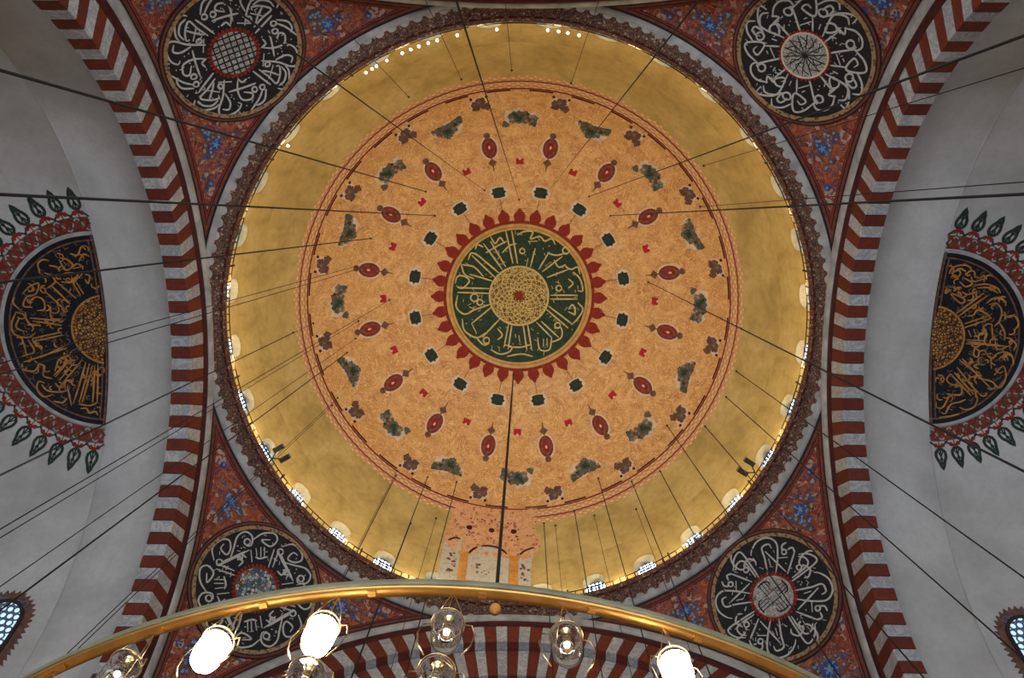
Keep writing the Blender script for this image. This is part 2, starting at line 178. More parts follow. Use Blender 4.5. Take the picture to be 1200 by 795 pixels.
def cell_mat(name, scale, stops, line, lw=0.08, rough=0.7):
    t = NT(name, rough); v = t.coord('Object'); cell = t.voro(v, scale); sp = t.n('ShaderNodeSeparateColor'); t.lk(cell.outputs[1], sp.inputs[0])
    c = t.ramp(sp.outputs[0], stops, 'CONSTANT'); e = t.voro(v, scale, 'DISTANCE_TO_EDGE').outputs[0]
    return t.out(t.mix(t.ramp(e, [(lw, 1.0), (lw*1.8, 0.0)]), c, line))
def rope(name, a, b):
    t = NT(name, 0.7); v = t.coord('Object'); w_ = t.n('ShaderNodeTexVoronoi'); t.lk(v, w_.inputs['Vector']); w_.inputs['Scale'].default_value = 7
    return t.out(t.ramp(w_.outputs[0], [(0.25, a), (0.55, b)]))
M = dict(
 plaster=plaster(), dome=dome_paint(), arab=arabesque(),
 red=stone('red_stone', (0.20, 0.036, 0.016), (0.14, 0.025, 0.013), (0.09, 0.02, 0.014)),
 white=stone('white_stone', (0.54, 0.53, 0.51), (0.42, 0.42, 0.42), (0.16, 0.17, 0.21)),
 joint=mottled('dark_joint', (0.10, 0.06, 0.05)),
 band=mottled('pale_grey_moulding', (0.38, 0.37, 0.36), 0.28, 1.6),
 maroon=mottled('maroon_paint', (0.065, 0.013, 0.012), 0.3, 2),
 black=mottled('black_paint', (0.012, 0.013, 0.016), 0.3, 5, 0.6),
 dkgreen=mottled('dark_green_paint', (0.022, 0.045, 0.024), 0.35, 4, 0.6),
 silver=mottled('pale_grey_lettering', (0.47, 0.46, 0.43), 0.15, 6, 0.6),
 goldletter=mottled('pale_gold_lettering', (0.58, 0.45, 0.18), 0.2, 6, 0.5),
 orletter=mottled('orange_gold_lettering', (0.46, 0.20, 0.05), 0.35, 3, 0.6),
 ropegold=rope('rope_border', (0.10, 0.06, 0.03), (0.33, 0.20, 0.10)),
 cornice=cell_mat('carved_cornice', 9, [(0, (0.19, 0.085, 0.055)), (0.4, (0.12, 0.06, 0.045)), (0.7, (0.24, 0.13, 0.08)), (0.9, (0.35, 0.25, 0.19))], (0.04, 0.02, 0.02), 0.06),
 goldring=mottled('gold_ring', (0.52, 0.34, 0.10), 0.2, 3, 0.5),
 orring=mottled('orange_ring', (0.45, 0.16, 0.04), 0.2, 3, 0.5),
 redpaint=mottled('red_paint', (0.24, 0.026, 0.018), 0.3, 4), brownred=mottled('brown_red_paint', (0.15, 0.04, 0.026), 0.3, 4),
 brightred=mottled('bright_red_paint', (0.42, 0.02, 0.03), 0.3, 6),
 brown=mottled('brown_paint', (0.16, 0.075, 0.055), 0.4, 5),
 greygreen=cell_mat('grey_green_flowers', 5, [(0, (0.10, 0.11, 0.09)), (0.3, (0.17, 0.16, 0.13)), (0.55, (0.05, 0.09, 0.06)), (0.7, (0.20, 0.10, 0.07)), (0.85, (0.30, 0.25, 0.20))], (0.08, 0.07, 0.05), 0.05),
 slate=mottled('slate_green_paint', (0.028, 0.042, 0.034), 0.4, 5), scroll=mottled('dull_scroll_paint', (0.13, 0.085, 0.06), 0.5, 4),
 cream=mottled('cream_paint', (0.66, 0.52, 0.38), 0.15, 3),
 blue=mottled('blue_paint', (0.035, 0.075, 0.26), 0.4, 8),
 ltblue=mottled('light_blue_paint', (0.16, 0.28, 0.48), 0.3, 8),
 goldnet=cell_mat('golden_net', 5.5, [(0, (0.50, 0.33, 0.07)), (0.5, (0.62, 0.42, 0.12)), (0.8, (0.36, 0.20, 0.05))], (0.09, 0.05, 0.015), 0.07),
 ornet=cell_mat('orange_net', 8.0, [(0, (0.48, 0.22, 0.05)), (0.5, (0.38, 0.16, 0.04)), (0.8, (0.55, 0.28, 0.08))], (0.05, 0.02, 0.01), 0.10),
 mosaic=cell_mat('blue_cream_mosaic', 7, [(0, (0.10, 0.14, 0.20)), (0.3, (0.45, 0.43, 0.38)), (0.55, (0.06, 0.10, 0.08)), (0.75, (0.52, 0.48, 0.42)), (0.93, (0.50, 0.22, 0.06))], (0.03, 0.03, 0.04), 0.05),
 boss=cell_mat('pale_boss', 8, [(0, (0.45, 0.44, 0.40)), (0.6, (0.36, 0.34, 0.31)), (0.9, (0.40, 0.25, 0.20))], (0.10, 0.09, 0.09), 0.03),
 panel=cell_mat('pink_orange_panel', 6, [(0, (0.62, 0.30, 0.12)), (0.5, (0.68, 0.36, 0.18)), (0.85, (0.45, 0.15, 0.08))], (0.75, 0.48, 0.28), 0.03),
 pale=cell_mat('pale_grey_field', 6, [(0, (0.56, 0.52, 0.44)), (0.8, (0.48, 0.43, 0.36))], (0.42, 0.36, 0.28), 0.02),
 orange=mottled('orange_column', (0.62, 0.27, 0.06), 0.25, 3),
 cable=mottled('dark_cable', (0.020, 0.017, 0.015), 0.2, 5, 0.7),
 iron=mottled('dark_iron', (0.035, 0.028, 0.025), 0.2, 5, 0.5),
 brass=metal('brass', (0.62, 0.33, 0.09), 0.45), wire=metal('gold_wire', (0.95, 0.72, 0.38), 0.3),
 brassside=mottled('dull_green_brass', (0.20, 0.19, 0.11), 0.25, 8, 0.5, 0.5),
 winglass=glow('daylit_glass', (0.72, 0.86, 1.0), WINDOW_GLOW), farglass=glow('daylit_round_glass', (0.55, 0.78, 1.0), 0.9),
 bulb_on=glow('lit_bulb', (1.0, 0.86, 0.62), 38.0), bead=glow('small_lit_bulb', (1.0, 0.90, 0.70), 9.0),
 frost=glow('lit_frosted_glass', (1.0, 0.93, 0.80), 6.0),
 tracery=mottled('window_tracery', (0.12, 0.15, 0.22), 0.2, 5),
 reveal=mottled('ochre_reveal', (0.30, 0.25, 0.15), 0.15, 2),
 carpet=cell_mat('red_carpet', 1.2, [(0, (0.25, 0.05, 0.04)), (0.6, (0.18, 0.04, 0.04)), (0.9, (0.10, 0.07, 0.12))], (0.3, 0.2, 0.12), 0.03, 0.95),
 wallstone=mottled('pale_stone_wall', (0.42, 0.40, 0.37), 0.15, 0.5),
 darkhole=mottled('dark_opening', (0.02, 0.02, 0.022)),
)
def clear_glass():
    t = NT('clear_glass', 0.03, 0.5); t.b.inputs['Transmission Weight'].default_value = 1.0; t.b.inputs['IOR'].default_value = 1.25
    v = t.coord(); n = t.noise(v, 12).outputs[0]
    return t.out((0.98, 0.97, 0.93), n, 0.05)
M['glass'] = clear_glass()
# ------------------------------------------------------------------ mesh helpers
def mesh(name, vs_, fs, mat, smooth=False):
    me = bpy.data.meshes.new(name); me.from_pydata([tuple(v) for v in vs_], [], fs); me.update()
    for mm in (mat if isinstance(mat, (list, tuple)) else [mat]): me.materials.append(M[mm])
    if smooth: me.shade_smooth()
    return me
def link(name, me, parent=None, loc=None, rot=None):
    o = bpy.data.objects.new(name, me); C.objects.link(o)
    if parent is not None: o.parent = parent
    if loc is not None: o.location = loc
    if rot is not None: o.rotation_euler = rot
    return o
class MB:
    def __init__(s): s.v = []; s.f = []
    def add(s, vs_, fs):
        k = len(s.v); s.v += [tuple(p) for p in vs_]; s.f += [tuple(i+k for i in f) for f in fs]
    def box(s, c, d, rz=0):
        x, y, z = (q/2 for q in d); ca, sa = cos(rz), sin(rz); vs_ = []
        for a in (-x, x):
            for b in (-y, y):
                for e in (-z, z): vs_.append((c[0]+a*ca-b*sa, c[1]+a*sa+b*ca, c[2]+e))
        s.add(vs_, [(0,1,3,2),(4,6,7,5),(0,4,5,1),(2,3,7,6),(0,2,6,4),(1,5,7,3)])
    def tube(s, pts, r, n=8, closed=False):
        pts = [Vector(p) for p in pts]; k = len(s.v); N = len(pts); prev = None
        for i, p in enumerate(pts):
            a = pts[(i-1) % N] if (closed or i > 0) else p; b = pts[(i+1) % N] if (closed or i < N-1) else p
            t = (b-a).normalized(); u = t.cross(Vector((0, 0, 1)))
            if u.length < 0.05: u = t.cross(Vector((1, 0, 0)))
            u.normalize(); q = t.cross(u); rr = r[i] if isinstance(r, (list, tuple)) else r
            for j in range(n): s.v.append(tuple(p + (u*cos(2*PI*j/n) + q*sin(2*PI*j/n))*rr))
        for i in range(N if closed else N-1):
            for j in range(n):
                a0 = k+i*n; b0 = k+((i+1) % N)*n; s.f.append((a0+j, a0+(j+1) % n, b0+(j+1) % n, b0+j))
        if not closed: s.f.append(tuple(k+j for j in range(n))[::-1]); s.f.append(tuple(k+(N-1)*n+j for j in range(n)))
    def lathe(s, prof, n=24, c=(0, 0, 0), closed=False):
        k = len(s.v); N = len(prof)
        for (r, z) in prof:
            for j in range(n): s.v.append((c[0]+r*cos(2*PI*j/n), c[1]+r*sin(2*PI*j/n), c[2]+z))
        for i in range(N if closed else N-1):
            for j in range(n):
                a0 = k+i*n; b0 = k+((i+1) % N)*n; s.f.append((a0+j, a0+(j+1) % n, b0+(j+1) % n, b0+j))
    def build(s, name, mat, parent=None, smooth=False, loc=None, rot=None):
        return link(name, mesh(name, s.v, s.f, mat, smooth), parent, loc, rot)
def tag(o, label=None, cat=None, group=None, kind=None):
    if label: o['label'] = label
    if cat: o['category'] = cat
    if group: o['group'] = group
    if kind: o['kind'] = kind
    return o
def thing(name, label, cat, loc=(0, 0, 0), rz=0, group=None):
    o = bpy.data.objects.new(name, None); C.objects.link(o); o.location = loc; o.rotation_euler = (0, 0, rz); o.empty_display_size = 0.3
    return tag(o, label, cat, group)
class Frame:
    """A place on the inside of a sphere: local metres (u down the meridian, v around) with h metres towards the centre."""
    def __init__(s, c, R, az=0.0, pol=0.0, rot=0.0):
        s.c = Vector(c); s.R = R; a, t = rad(az), rad(pol)
        s.n = Vector((sin(t)*cos(a), sin(t)*sin(a), cos(t)))
        s.ep = Vector((cos(t)*cos(a), cos(t)*sin(a), -sin(t))); s.ea = Vector((-sin(a), cos(a), 0))
        s.rot = rad(rot)
    def pt(s, u, v, h=0.0):
        g = hypot(u, v)/s.R; ps = atan2(v, u) + s.rot
        d = s.n*cos(g) + (s.ep*cos(ps) + s.ea*sin(ps))*sin(g)
        return s.c + d*(s.R - h)
def smooth_line(p, step):
    if len(p) < 3: q = [Vector(a) for a in p]
    else:
        P = [Vector(a) for a in p]; P = [P[0]*2-P[1]] + P + [P[-1]*2-P[-2]]; q = []
        for i in range(1, len(P)-2):
            n = max(2, min(8, int((P[i+1]-P[i]).length/step)+1))
            for k in range(n):
                t = k/n; q.append(0.5*((2*P[i]) + (P[i+1]-P[i-1])*t + (2*P[i-1]-5*P[i]+4*P[i+1]-P[i+2])*t*t + (3*P[i]-P[i-1]-3*P[i+1]+P[i+2])*t**3))
        q.append(P[-2])
    if len(p) < 3:
        n = max(1, int((q[1]-q[0]).length/0.35)); q = [q[0].lerp(q[1], k/n) for k in range(n+1)]
    return q
def ribbon(b, fr, pts, wd, h=0.03, h0=0.0, taper=True, step=0.09, closed=False):
    q = smooth_line([(a[0], a[1]) for a in pts], step); N = len(q); vs_ = []; fs = []
    for i in range(N):
        a = q[i-1] if i > 0 else (q[N-2] if closed else q[0]); c = q[i+1] if i < N-1 else (q[1] if closed else q[-1])
        t = (c-a); t = t.normalized() if t.length > 1e-6 else Vector((1, 0)); n = Vector((-t.y, t.x))
        k = wd/2
        if taper and not closed:
            e = min(i, N-1-i)/max(1, N-1); k *= 0.55 + 0.45*min(1, e*6)
        for sgn, hh in ((1, h0), (1, h), (-1, h), (-1, h0)):
            w2 = q[i] + n*k*sgn; vs_.append(fr.pt(w2.x, w2.y, hh))
    for i in range(N-1):
        for j in range(3): fs.append((4*i+j, 4*i+j+1, 4*i+4+j+1, 4*i+4+j))
    fs += [(0, 3, 2, 1), (4*N-4, 4*N-3, 4*N-2, 4*N-1)]
    b.add(vs_, fs)
def ringpatch(b, fr, r0, r1, h, h0=0.0, n=96, a0=0.0, a1=2*PI, nr=None):
    full = abs(a1-a0-2*PI) < 1e-6; nr = nr or max(1, int((r1-r0)/0.4)); cols = n if full else n+1
    rows = [(r0, h0)] + [(r0+(r1-r0)*i/nr, h) for i in range(nr+1)] + [(r1, h0)]; vs_ = []; fs = []
    for (r, hh) in rows:
        for j in range(cols):
            a = a0+(a1-a0)*j/n; vs_.append(fr.pt(r*cos(a), r*sin(a), hh))
    for i in range(len(rows)-1):
        for j in range(n):
            j2 = (j+1) % cols; fs.append((i*cols+j, i*cols+j2, (i+1)*cols+j2, (i+1)*cols+j))
    b.add(vs_, fs)
def poly(b, fr, pts, h=0.03, h0=0.0, sub=1):
    pts = [Vector((p[0], p[1])) for p in pts]
    if sub > 1:
        q = []
        for i, p in enumerate(pts):
            for k in range(sub): q.append(p.lerp(pts[(i+1) % len(pts)], k/sub))
        pts = q
    N = len(pts); c = sum(pts, Vector((0, 0)))/N; vs_ = [fr.pt(c.x, c.y, h)]; fs = []
    for p in pts: m_ = (p+c)/2; vs_ += [fr.pt(m_.x, m_.y, h), fr.pt(p.x, p.y, h), fr.pt(p.x, p.y, h0)]
    for i in range(N):
        a = 1+3*i; d = 1+3*((i+1) % N); fs += [(0, a, d), (a, a+1, d+1, d), (a+1, a+2, d+2, d+1)]
    b.add(vs_, fs)
def letters(s): return [[tuple(map(float, q.split(','))) for q in st.split(' ')] for st in s.split('|')]
def circ(x, y, r, n=10): return [(x+r*cos(2*PI*k/n), y+r*sin(2*PI*k/n)) for k in range(n)]
# ------------------------------------------------------------------ the hall below (outside the frame)
b = MB(); b.box((0, 0, -0.1), (62, 44, 0.2)); tag(b.build('floor', 'carpet'), 'red patterned carpet covering the prayer hall floor', kind='structure')
for nm, c_, d_ in (('wall_south', (0, -21.8, 11), (62, 0.6, 22)), ('wall_north', (0, 21.8, 11), (62, 0.6, 22)), ('wall_west', (-30.6, 0, 11), (0.6, 43, 22)), ('wall_east', (30.6, 0, 11), (0.6, 43, 22))):
    b = MB(); b.box(c_, d_); tag(b.build(nm, 'wallstone'), kind='structure')
# ------------------------------------------------------------------ dome shell
ZT = 2.95                                 # top of the window zone above the dome centre
dome = thing('ceiling', None, None, (0, 0, ZC)); tag(dome, 'great golden dome with an orange painted centre seen from below', kind='structure')
b = MB(); nA, nP = 192, 56; p1 = math.acos(ZT/RD)
vs_ = [(0, 0, RD)]; fs = []
for i in range(1, nP+1):
    t = p1*i/nP
    for j in range(nA): vs_.append((RD*sin(t)*cos(2*PI*j/nA), RD*sin(t)*sin(2*PI*j/nA), RD*cos(t)))
for j in range(nA): fs.append((0, 1+(j+1) % nA, 1+j))
for i in range(nP-1):
    for j in range(nA): a = 1+i*nA; fs.append((a+j, a+(j+1) % nA, a+nA+(j+1) % nA, a+nA+j))
b.add(vs_, fs); b.build('dome_shell', 'dome', dome, True)
def surf_r(z): return RD if z <= 0 else sqrt(RD*RD - z*z)
ZB = -1.5
def arch_loop(hw, z0, z1, n):             # arched opening: half width, sill, crown
    pts = []; zs_ = z1-hw
    for k in range(n):                    # perimeter parameter, counter-clockwise from lower right
        t = k/n
        L1 = zs_-z0; L2 = PI*hw; L3 = L1; L4 = 2*hw; T = L1+L2+L3+L4; s = t*T
        if s < L1: pts.append((hw, z0+s))
        elif s < L1+L2: a = (s-L1)/hw; pts.append((hw*cos(a), zs_+hw*sin(a)))
        elif s < L1+L2+L3: pts.append((-hw, zs_-(s-L1-L2)))
        else: pts.append((-hw+(s-L1-L2-L3), z0))
    return pts
HW = RD*rad(11.25)/2
n_ = 40; hole = arch_loop(0.54, -1.0, 1.12, n_); pane = arch_loop(0.46, -1.0, 1.02, n_)
cz = 0.2; vs_ = []; fs = []
def rect_hit(x, z):                        # project the hole point outward on to the bay's rectangle
    dx, dz = x, z-cz; k = 1e9
    if dx: k = min(k, HW/abs(dx))
    if dz > 0: k = min(k, (ZT-cz)/dz)
    if dz < 0: k = min(k, (ZB-cz)/dz)
    return (dx*k, cz+dz*k)
outer = [rect_hit(*q) for q in hole]
for cx_, cz_ in ((HW, ZT), (-HW, ZT), (-HW, ZB), (HW, ZB)):
    i = min(range(n_), key=lambda i: hypot(outer[i][0]-cx_, outer[i][1]-cz_)); outer[i] = (cx_, cz_)
def onwall(x, z, d=0.0): a = x/RD; r = surf_r(z)+d; return (r*cos(a), r*sin(a), z)
for q in range(6):
    for i in range(n_):
        h_, o_ = hole[i], outer[i]; t = q/5; vs_.append(onwall(h_[0]*(1-t)+o_[0]*t, h_[1]*(1-t)+o_[1]*t))
for i in range(n_): vs_.append(onwall(pane[i][0], pane[i][1], 0.42))
for i in range(n_):
    j = (i+1) % n_
    for q in range(5): fs.append((q*n_+i, (q+1)*n_+i, (q+1)*n_+j, q*n_+j))
k6 = 6*n_
bay = mesh('window_bay', vs_, fs, 'dome', True)
rev = mesh('window_reveal', [vs_[i] for i in range(n_)]+vs_[k6:], [(i, (i+1) % n_, n_+(i+1) % n_, n_+i) for i in range(n_)], 'reveal')
# the panes: glass behind a lattice
gl = mesh('glass', [onwall(0, 0.2, 0.41)]+[onwall(p[0], p[1], 0.41) for p in pane], [(0, 1+i, 1+(i+1) % n_) for i in range(n_)], 'winglass')
tb = MB()
for k in range(-2, 3): tb.box((RD+0.36, k*0.19, 0.05), (0.05, 0.05, 1.95))
for k in range(8): tb.box((RD+0.36, 0, -0.9+k*0.27), (0.05, 0.86, 0.035))
for k in range(-2, 2):
    for q in range(7):
        tb.tube([(RD+0.35, (k+0.5)*0.19+0.08*cos(a*PI/4), -0.765+q*0.27+0.11*sin(a*PI/4)) for a in range(8)], 0.02, 4, True)
trac = mesh('window', tb.v, tb.f, 'tracery')
for k in range(32):
    a = rad((k+0.5)*11.25)
    link('window_bay', bay, dome, rot=(0, 0, a)); link('window_reveal', rev, dome, rot=(0, 0, a))
    o = link('window_%d' % (k+1), trac, None, (0, 0, ZC), (0, 0, a)); tag(o, kind='structure')
    link('glass', gl, o)
# ------------------------------------------------------------------ painted ornament on the dome
FD = Frame((0, 0, 0), RD)
def around(name, mats, n, phase=0.0, parent=dome):
    """mats: list of (material, builder) layered into one mesh with several materials; n copies round the crown."""
    b = MB(); idx = []
    for i, (mt, fn) in enumerate(mats):
        k = len(b.f); fn(b); idx += [i]*(len(b.f)-k)
    me = mesh(name, b.v, b.f, [mt for mt, _ in mats])
    for p_, i in zip(me.polygons, idx): p_.material_index = i
    return [link(name, me, parent, rot=(0, 0, rad(phase+k*360/n))) for k in range(n)]
def sh(pts, cu=0, cv=0, s=1): return [(cu+u*s, cv+v*s) for u, v in pts]
def flower(name, mats, n, phase, mult): return around(name, mats, n, phase)
around('cartouche', [('cream', lambda b: poly(b, FD, sh([(-.42,-.42),(-.42,.42),(0,.62),(.42,.42),(.42,-.42),(0,-.62)], 6.7), .012)),
                     ('slate', lambda b: poly(b, FD, sh([(-.3,-.36),(-.36,0),(-.3,.36),(-.1,.36),(0,.48),(.1,.36),(.3,.36),(.36,0),(.3,-.36),(.1,-.36),(0,-.48),(-.1,-.36)], 6.7), .02)),
                     ('dkgreen', lambda b: ribbon(b, FD, sh([(-.15,-.2),(.15,.2)], 6.7), .07, .03)),
                     ('brown', lambda b: ribbon(b, FD, [(5.6, 0), (6.25, 0)], .06, .02))], 16, 11.25)
around('red_square', [('brightred', lambda b: poly(b, FD, sh([(-.2,-.24),(-.2,.24),(.2,.24),(.2,.06),(.05,0),(.2,-.06),(.2,-.24)], 8.65), .02)),
                      ('cream', lambda b: poly(b, FD, circ(8.83, 0, .07), .026))], 16, 0)
def lantern(b): pass
around('lantern_ornament', [('cream', lambda b: poly(b, FD, [(9.75+.84*cos(t), .58*sin(t)) for t in [k*PI/8 for k in range(16)]], .009)), ('redpaint', lambda b: poly(b, FD, [(9.75+.72*cos(t), .47*sin(t)) for t in [k*PI/8 for k in range(16)]], .014)),
    ('brown', lambda b: (poly(b, FD, [(9.75+.56*cos(t), .34*sin(t)) for t in [k*PI/8 for k in range(16)]], .02), poly(b, FD, circ(10.62, 0, .21), .02), poly(b, FD, circ(10.42, 0, .12), .02), poly(b, FD, [(8.45,0),(8.72,.28),(9.0,0),(8.72,-.28)], .02), ribbon(b, FD, [(8.15,0),(9.2,0)], .09, .02))),
    ('bright_pink' if False else 'redpaint', lambda b: poly(b, FD, [(9.75+.42*cos(t), .24*sin(t)) for t in [k*PI/6 for k in range(12)]], .026)),
    ('cream', lambda b: poly(b, FD, [(9.8+.12*cos(t), .07*sin(t)) for t in [k*PI/4 for k in range(8)]], .03))], 16, 11.25)
def blobs(seed, cr, wu, wv, n, r0, r1, h):
    def fn(b):
        rr = random.Random(seed)
        for _ in range(n):
            t = rr.uniform(-1, 1); u = cr + wu*(abs(t)**1.6) + rr.uniform(-.22, .22); v = t*wv
            r = rr.uniform(r0, r1)*(1-.3*abs(t)); k0 = rr.uniform(0, 6)
            poly(b, FD, [(u+r*(1+.25*sin(3*a+k0))*cos(a), v+r*(1+.25*sin(3*a+k0))*sin(a)) for a in [k*PI/5 for k in range(10)]], h)
    return fn
for s_, q in enumerate((0, 1)):
    around('bouquet', [('cream', blobs(40+s_, 11.9, -.15, .95, 9, .34, .46, .010)), ('greygreen', blobs(50+s_, 11.75, .35*(1 if s_ else -1), .92, 20, .24, .40, .018)),
        ('dkgreen', blobs(60+s_, 11.7, .3, .7, 4, .12, .2, .024)), ('brown', blobs(70+s_, 12.0, -.3, .6, 3, .12, .2, .028))], 8, 22.5*q)
around('brown_blossom', [('cream', blobs(80, 13.05, 0, .45, 5, .3, .4, .010)), ('brown', blobs(81, 13.0, -.35, .62, 12, .22, .33, .018)),
    ('greygreen', blobs(83, 13.0, -.1, .2, 3, .15, .22, .024)), ('maroon', lambda b: (poly(b, FD, circ(13.45, .5, .1), .02), poly(b, FD, circ(13.45, -.5, .1), .02)))], 16, 11.25)
around('border_dash', [('maroon', lambda b: ringpatch(b, FD, 13.72, 13.82, .015, 0, 6, -.055, .055, 1))], 32, 5.6)
b = MB(); ringpatch(b, FD, 13.86, 13.95, .02, n=192); ringpatch(b, FD, 14.45, 14.52, .02, n=192); b.build('border_line', 'redpaint', dome)
# sample of older wall painting above the northern windows
FP = Frame((0, 0, 0), RD, 90, 75)
pa = MB(); poly(pa, FP, [(-3.75,-1.25),(-3.7,1.3),(-3.75,3.6),(-2.0,3.75),(-.4,3.9),(.2,3.6),(.35,1.3),(.3,-.9),(-.9,-1.35),(-2.2,-1.1)], .012, sub=4); pnl = pa.build('painted_panel', 'panel', dome)
def panelpart(name, mt, fn): b = MB(); fn(b); return b.build(name, mt, pnl)
def halfarch(v0, v1, top, side=0):
    c = (v0+v1)/2; h = (v1-v0)/2; return [(2.85, v0), (top+h, v0)] + [(top+h-h*sin(t), c-h*cos(t)) for t in [k*PI/12 for k in range(1, 12)]] + [(top+h, v1), (2.85, v1)]
panelpart('pale_field', 'pale', lambda b: poly(b, FP, halfarch(.32, 2.47, -.75), .02, sub=3))
panelpart('pale_field', 'pale', lambda b: poly(b, FP, [(2.85,2.92),(-1.3,2.92),(-1.1,3.4),(-.4,3.85),(1.2,3.9),(2.85,3.95)], .02, sub=3))
panelpart('pale_field', 'pale', lambda b: poly(b, FP, [(2.85,-.18),(-.3,-.18),(-.7,-.5),(-1.0,-1.0),(.6,-.85),(2.85,-.8)], .02, sub=3))
for v0 in (2.50, -.16): panelpart('painted_column', 'orange', lambda b: poly(b, FP, [(2.9, v0-.05), (2.3, v0), (.2, v0), (-.1, v0-.12), (-.1, v0+.54), (.2, v0+.42), (2.3, v0+.42), (2.9, v0+.47)], .03, sub=3))
panelpart('arch_line', 'maroon', lambda b: [ribbon(b, FP, [(.3-1.08*sin(t), 1.4-1.08*cos(t)) for t in [a0+k*(a1-a0)/8 for k in range(9)]], .13, .035) for a0, a1 in ((.5, 2.0), (2.2, 2.9))])
panelpart('arch_line', 'maroon', lambda b: (ribbon(b, FP, [(-1.0,3.0),(-1.0,3.3),(-.7,3.65)], .13, .035), ribbon(b, FP, [(-.1,-.2),(-.5,-.5),(-.75,-1.0)], .14, .035)))
for v0 in (2.58, 1.34, .12): panelpart('dark_rosette', 'maroon', lambda b: poly(b, FP, circ(-2.0, v0, .17), .03))
def shrub(u0, u1, v0, v1, n, sd):
    def fn(b):
        rr = random.Random(sd)
        for _ in range(n): poly(b, FP, circ(rr.uniform(u0, u1), rr.uniform(v0, v1), rr.uniform(.05, .11), 6), .03)
    return fn
for (a_, sd) in (((.8, 2.2, 1.0, 2.2, 26), 1), ((.2, 1.9, 3.0, 3.5, 18), 2), ((.6, 2.3, -.7, -.3, 14), 3)): panelpart('painted_shrub', 'brown', shrub(*a_, sd))
rr = random.Random(5); b = MB()
for _ in range(120): poly(b, FP, circ(rr.uniform(-3.5, -1.3), rr.uniform(-1.0, 3.5), rr.uniform(.04, .08), 5), .02)
tag(b.build('speckle', 'redpaint', pnl), kind='stuff')
# ------------------------------------------------------------------ central medallion
med = thing('calligraphy_medallion', 'green round medallion with pale gold radial lettering at the dome crown', 'medallion', (0, 0, ZC+RD))
FM = Frame((0, 0, -RD), RD)
def part(name, mt, fn, par): b = MB(); fn(b); return b.build(name, mt, par)
part('field', 'dkgreen', lambda b: ringpatch(b, FM, 0.01, 4.22, .03), med)
part('gold_ring', 'goldring', lambda b: ringpatch(b, FM, 4.2, 4.58, .06, n=128), med)
part('orange_ring', 'orring', lambda b: ringpatch(b, FM, 4.34, 4.40, .075, n=128), med)
part('red_ring', 'redpaint', lambda b: ringpatch(b, FM, 4.58, 4.76, .05, n=128), med)
around('palmette', [('redpaint', lambda b: poly(b, FM, [(4.7,-.26),(4.7,.26),(4.86,.34),(5.05,.37),(5.25,.3),(5.38,.16),(5.56,.05),(5.56,-.05),(5.38,-.16),(5.25,-.3),(5.05,-.37),(4.86,-.34)], .03))], 32, 0, med)
part('boss', 'goldnet', lambda b: ringpatch(b, FM, 0.01, 1.8, .06), med)
part('boss_ring', 'goldletter', lambda b: ringpatch(b, FM, 1.78, 1.9, .075, n=64), med)
part('boss_star', 'redpaint', lambda b: (poly(b, FM, [(.42*(1 if k % 2 else .55)*cos(k*PI/8), .42*(1 if k % 2 else .55)*sin(k*PI/8)) for k in range(16)], .08), poly(b, FM, circ(0, 0, .12), .1)), med)
def net(b, fr, n, r0, r1, wd, h):
    for k in range(n):
        for s in (1, -1):
            a = 2*PI*k/n; ribbon(b, fr, [(r*cos(a+s*(r-r0)/(r1-r0)*1.5), r*sin(a+s*(r-r0)/(r1-r0)*1.5)) for r in [r0+(r1-r0)*i/6 for i in range(7)]], wd, h, 0.0, False, .3)
part('boss_net', 'goldletter', lambda b: net(b, FM, 16, .4, 1.75, .045, .085), med)
part('lettering', 'goldletter', lambda b: [ribbon(b, FM, s, .095, .065) for s in letters(LETTERS['CEN'])], med)
rq = random.Random(77); fl_ = MB()
for _ in range(110):
    r_ = rq.uniform(2.1, 4.05); a_ = rq.uniform(0, 6.283); c_ = rq.uniform(0, 6.283); l_ = rq.uniform(.04, .13)
    ribbon(fl_, FM, [(r_*cos(a_)-l_*cos(c_), r_*sin(a_)-l_*sin(c_)), (r_*cos(a_)+l_*cos(c_), r_*sin(a_)+l_*sin(c_))], .06, .055)
tag(fl_.build('vowel_mark', 'goldletter', med), kind='stuff')

# ------------------------------------------------------------------ pendentives with their roundels
FPn = Frame((0, 0, 0), RP)
def pend_mesh():
    vs_ = []; fs = []; nu, nv = 60, 48; ph0 = math.acos(A/RE); t0 = math.asin(RE/RP)
    for i in range(nu+1):
        ph = ph0 + (PI/2-2*ph0)*i/nu; c_ = max(cos(ph), sin(ph)); t1 = math.asin(min(1, A/(RP*c_)))
        for j in range(nv+1):
            t = t0+(t1-t0)*j/nv; vs_.append((RP*sin(t)*cos(ph), RP*sin(t)*sin(ph), RP*cos(t)))
    for i in range(nu):
        for j in range(nv): a = i*(nv+1)+j; fs.append((a, a+1, a+nv+2, a+nv+1))
    return mesh('pendentive', vs_, fs, 'arab', True)
pm = pend_mesh()
def edge_line(b, o1, o2, swap):
    n = 70; vs_ = []; amax = 0; pts = []
    for o in (o1, o2):
        X = A-o; rho = sqrt(RP*RP-X*X); row = []
        a_hi = math.asin(min(1, (A-o)/rho)); zlim = sqrt(RP*RP-(RE+o*0.8)**2); a_lo = math.acos(min(1, zlim/rho))
        for i in range(n+1):
            a = a_lo+(a_hi-a_lo)*i/n; q = Vector((X, rho*sin(a), rho*cos(a)))
            if swap: q = Vector((q.y, q.x, q.z))
            row.append(q)
        pts.append(row)
    for k in range(2): vs_ += [q*(1-.02/RP) for q in pts[k]]
    b.add(vs_, [(i, i+1, n+2+i, n+1+i) for i in range(n)])
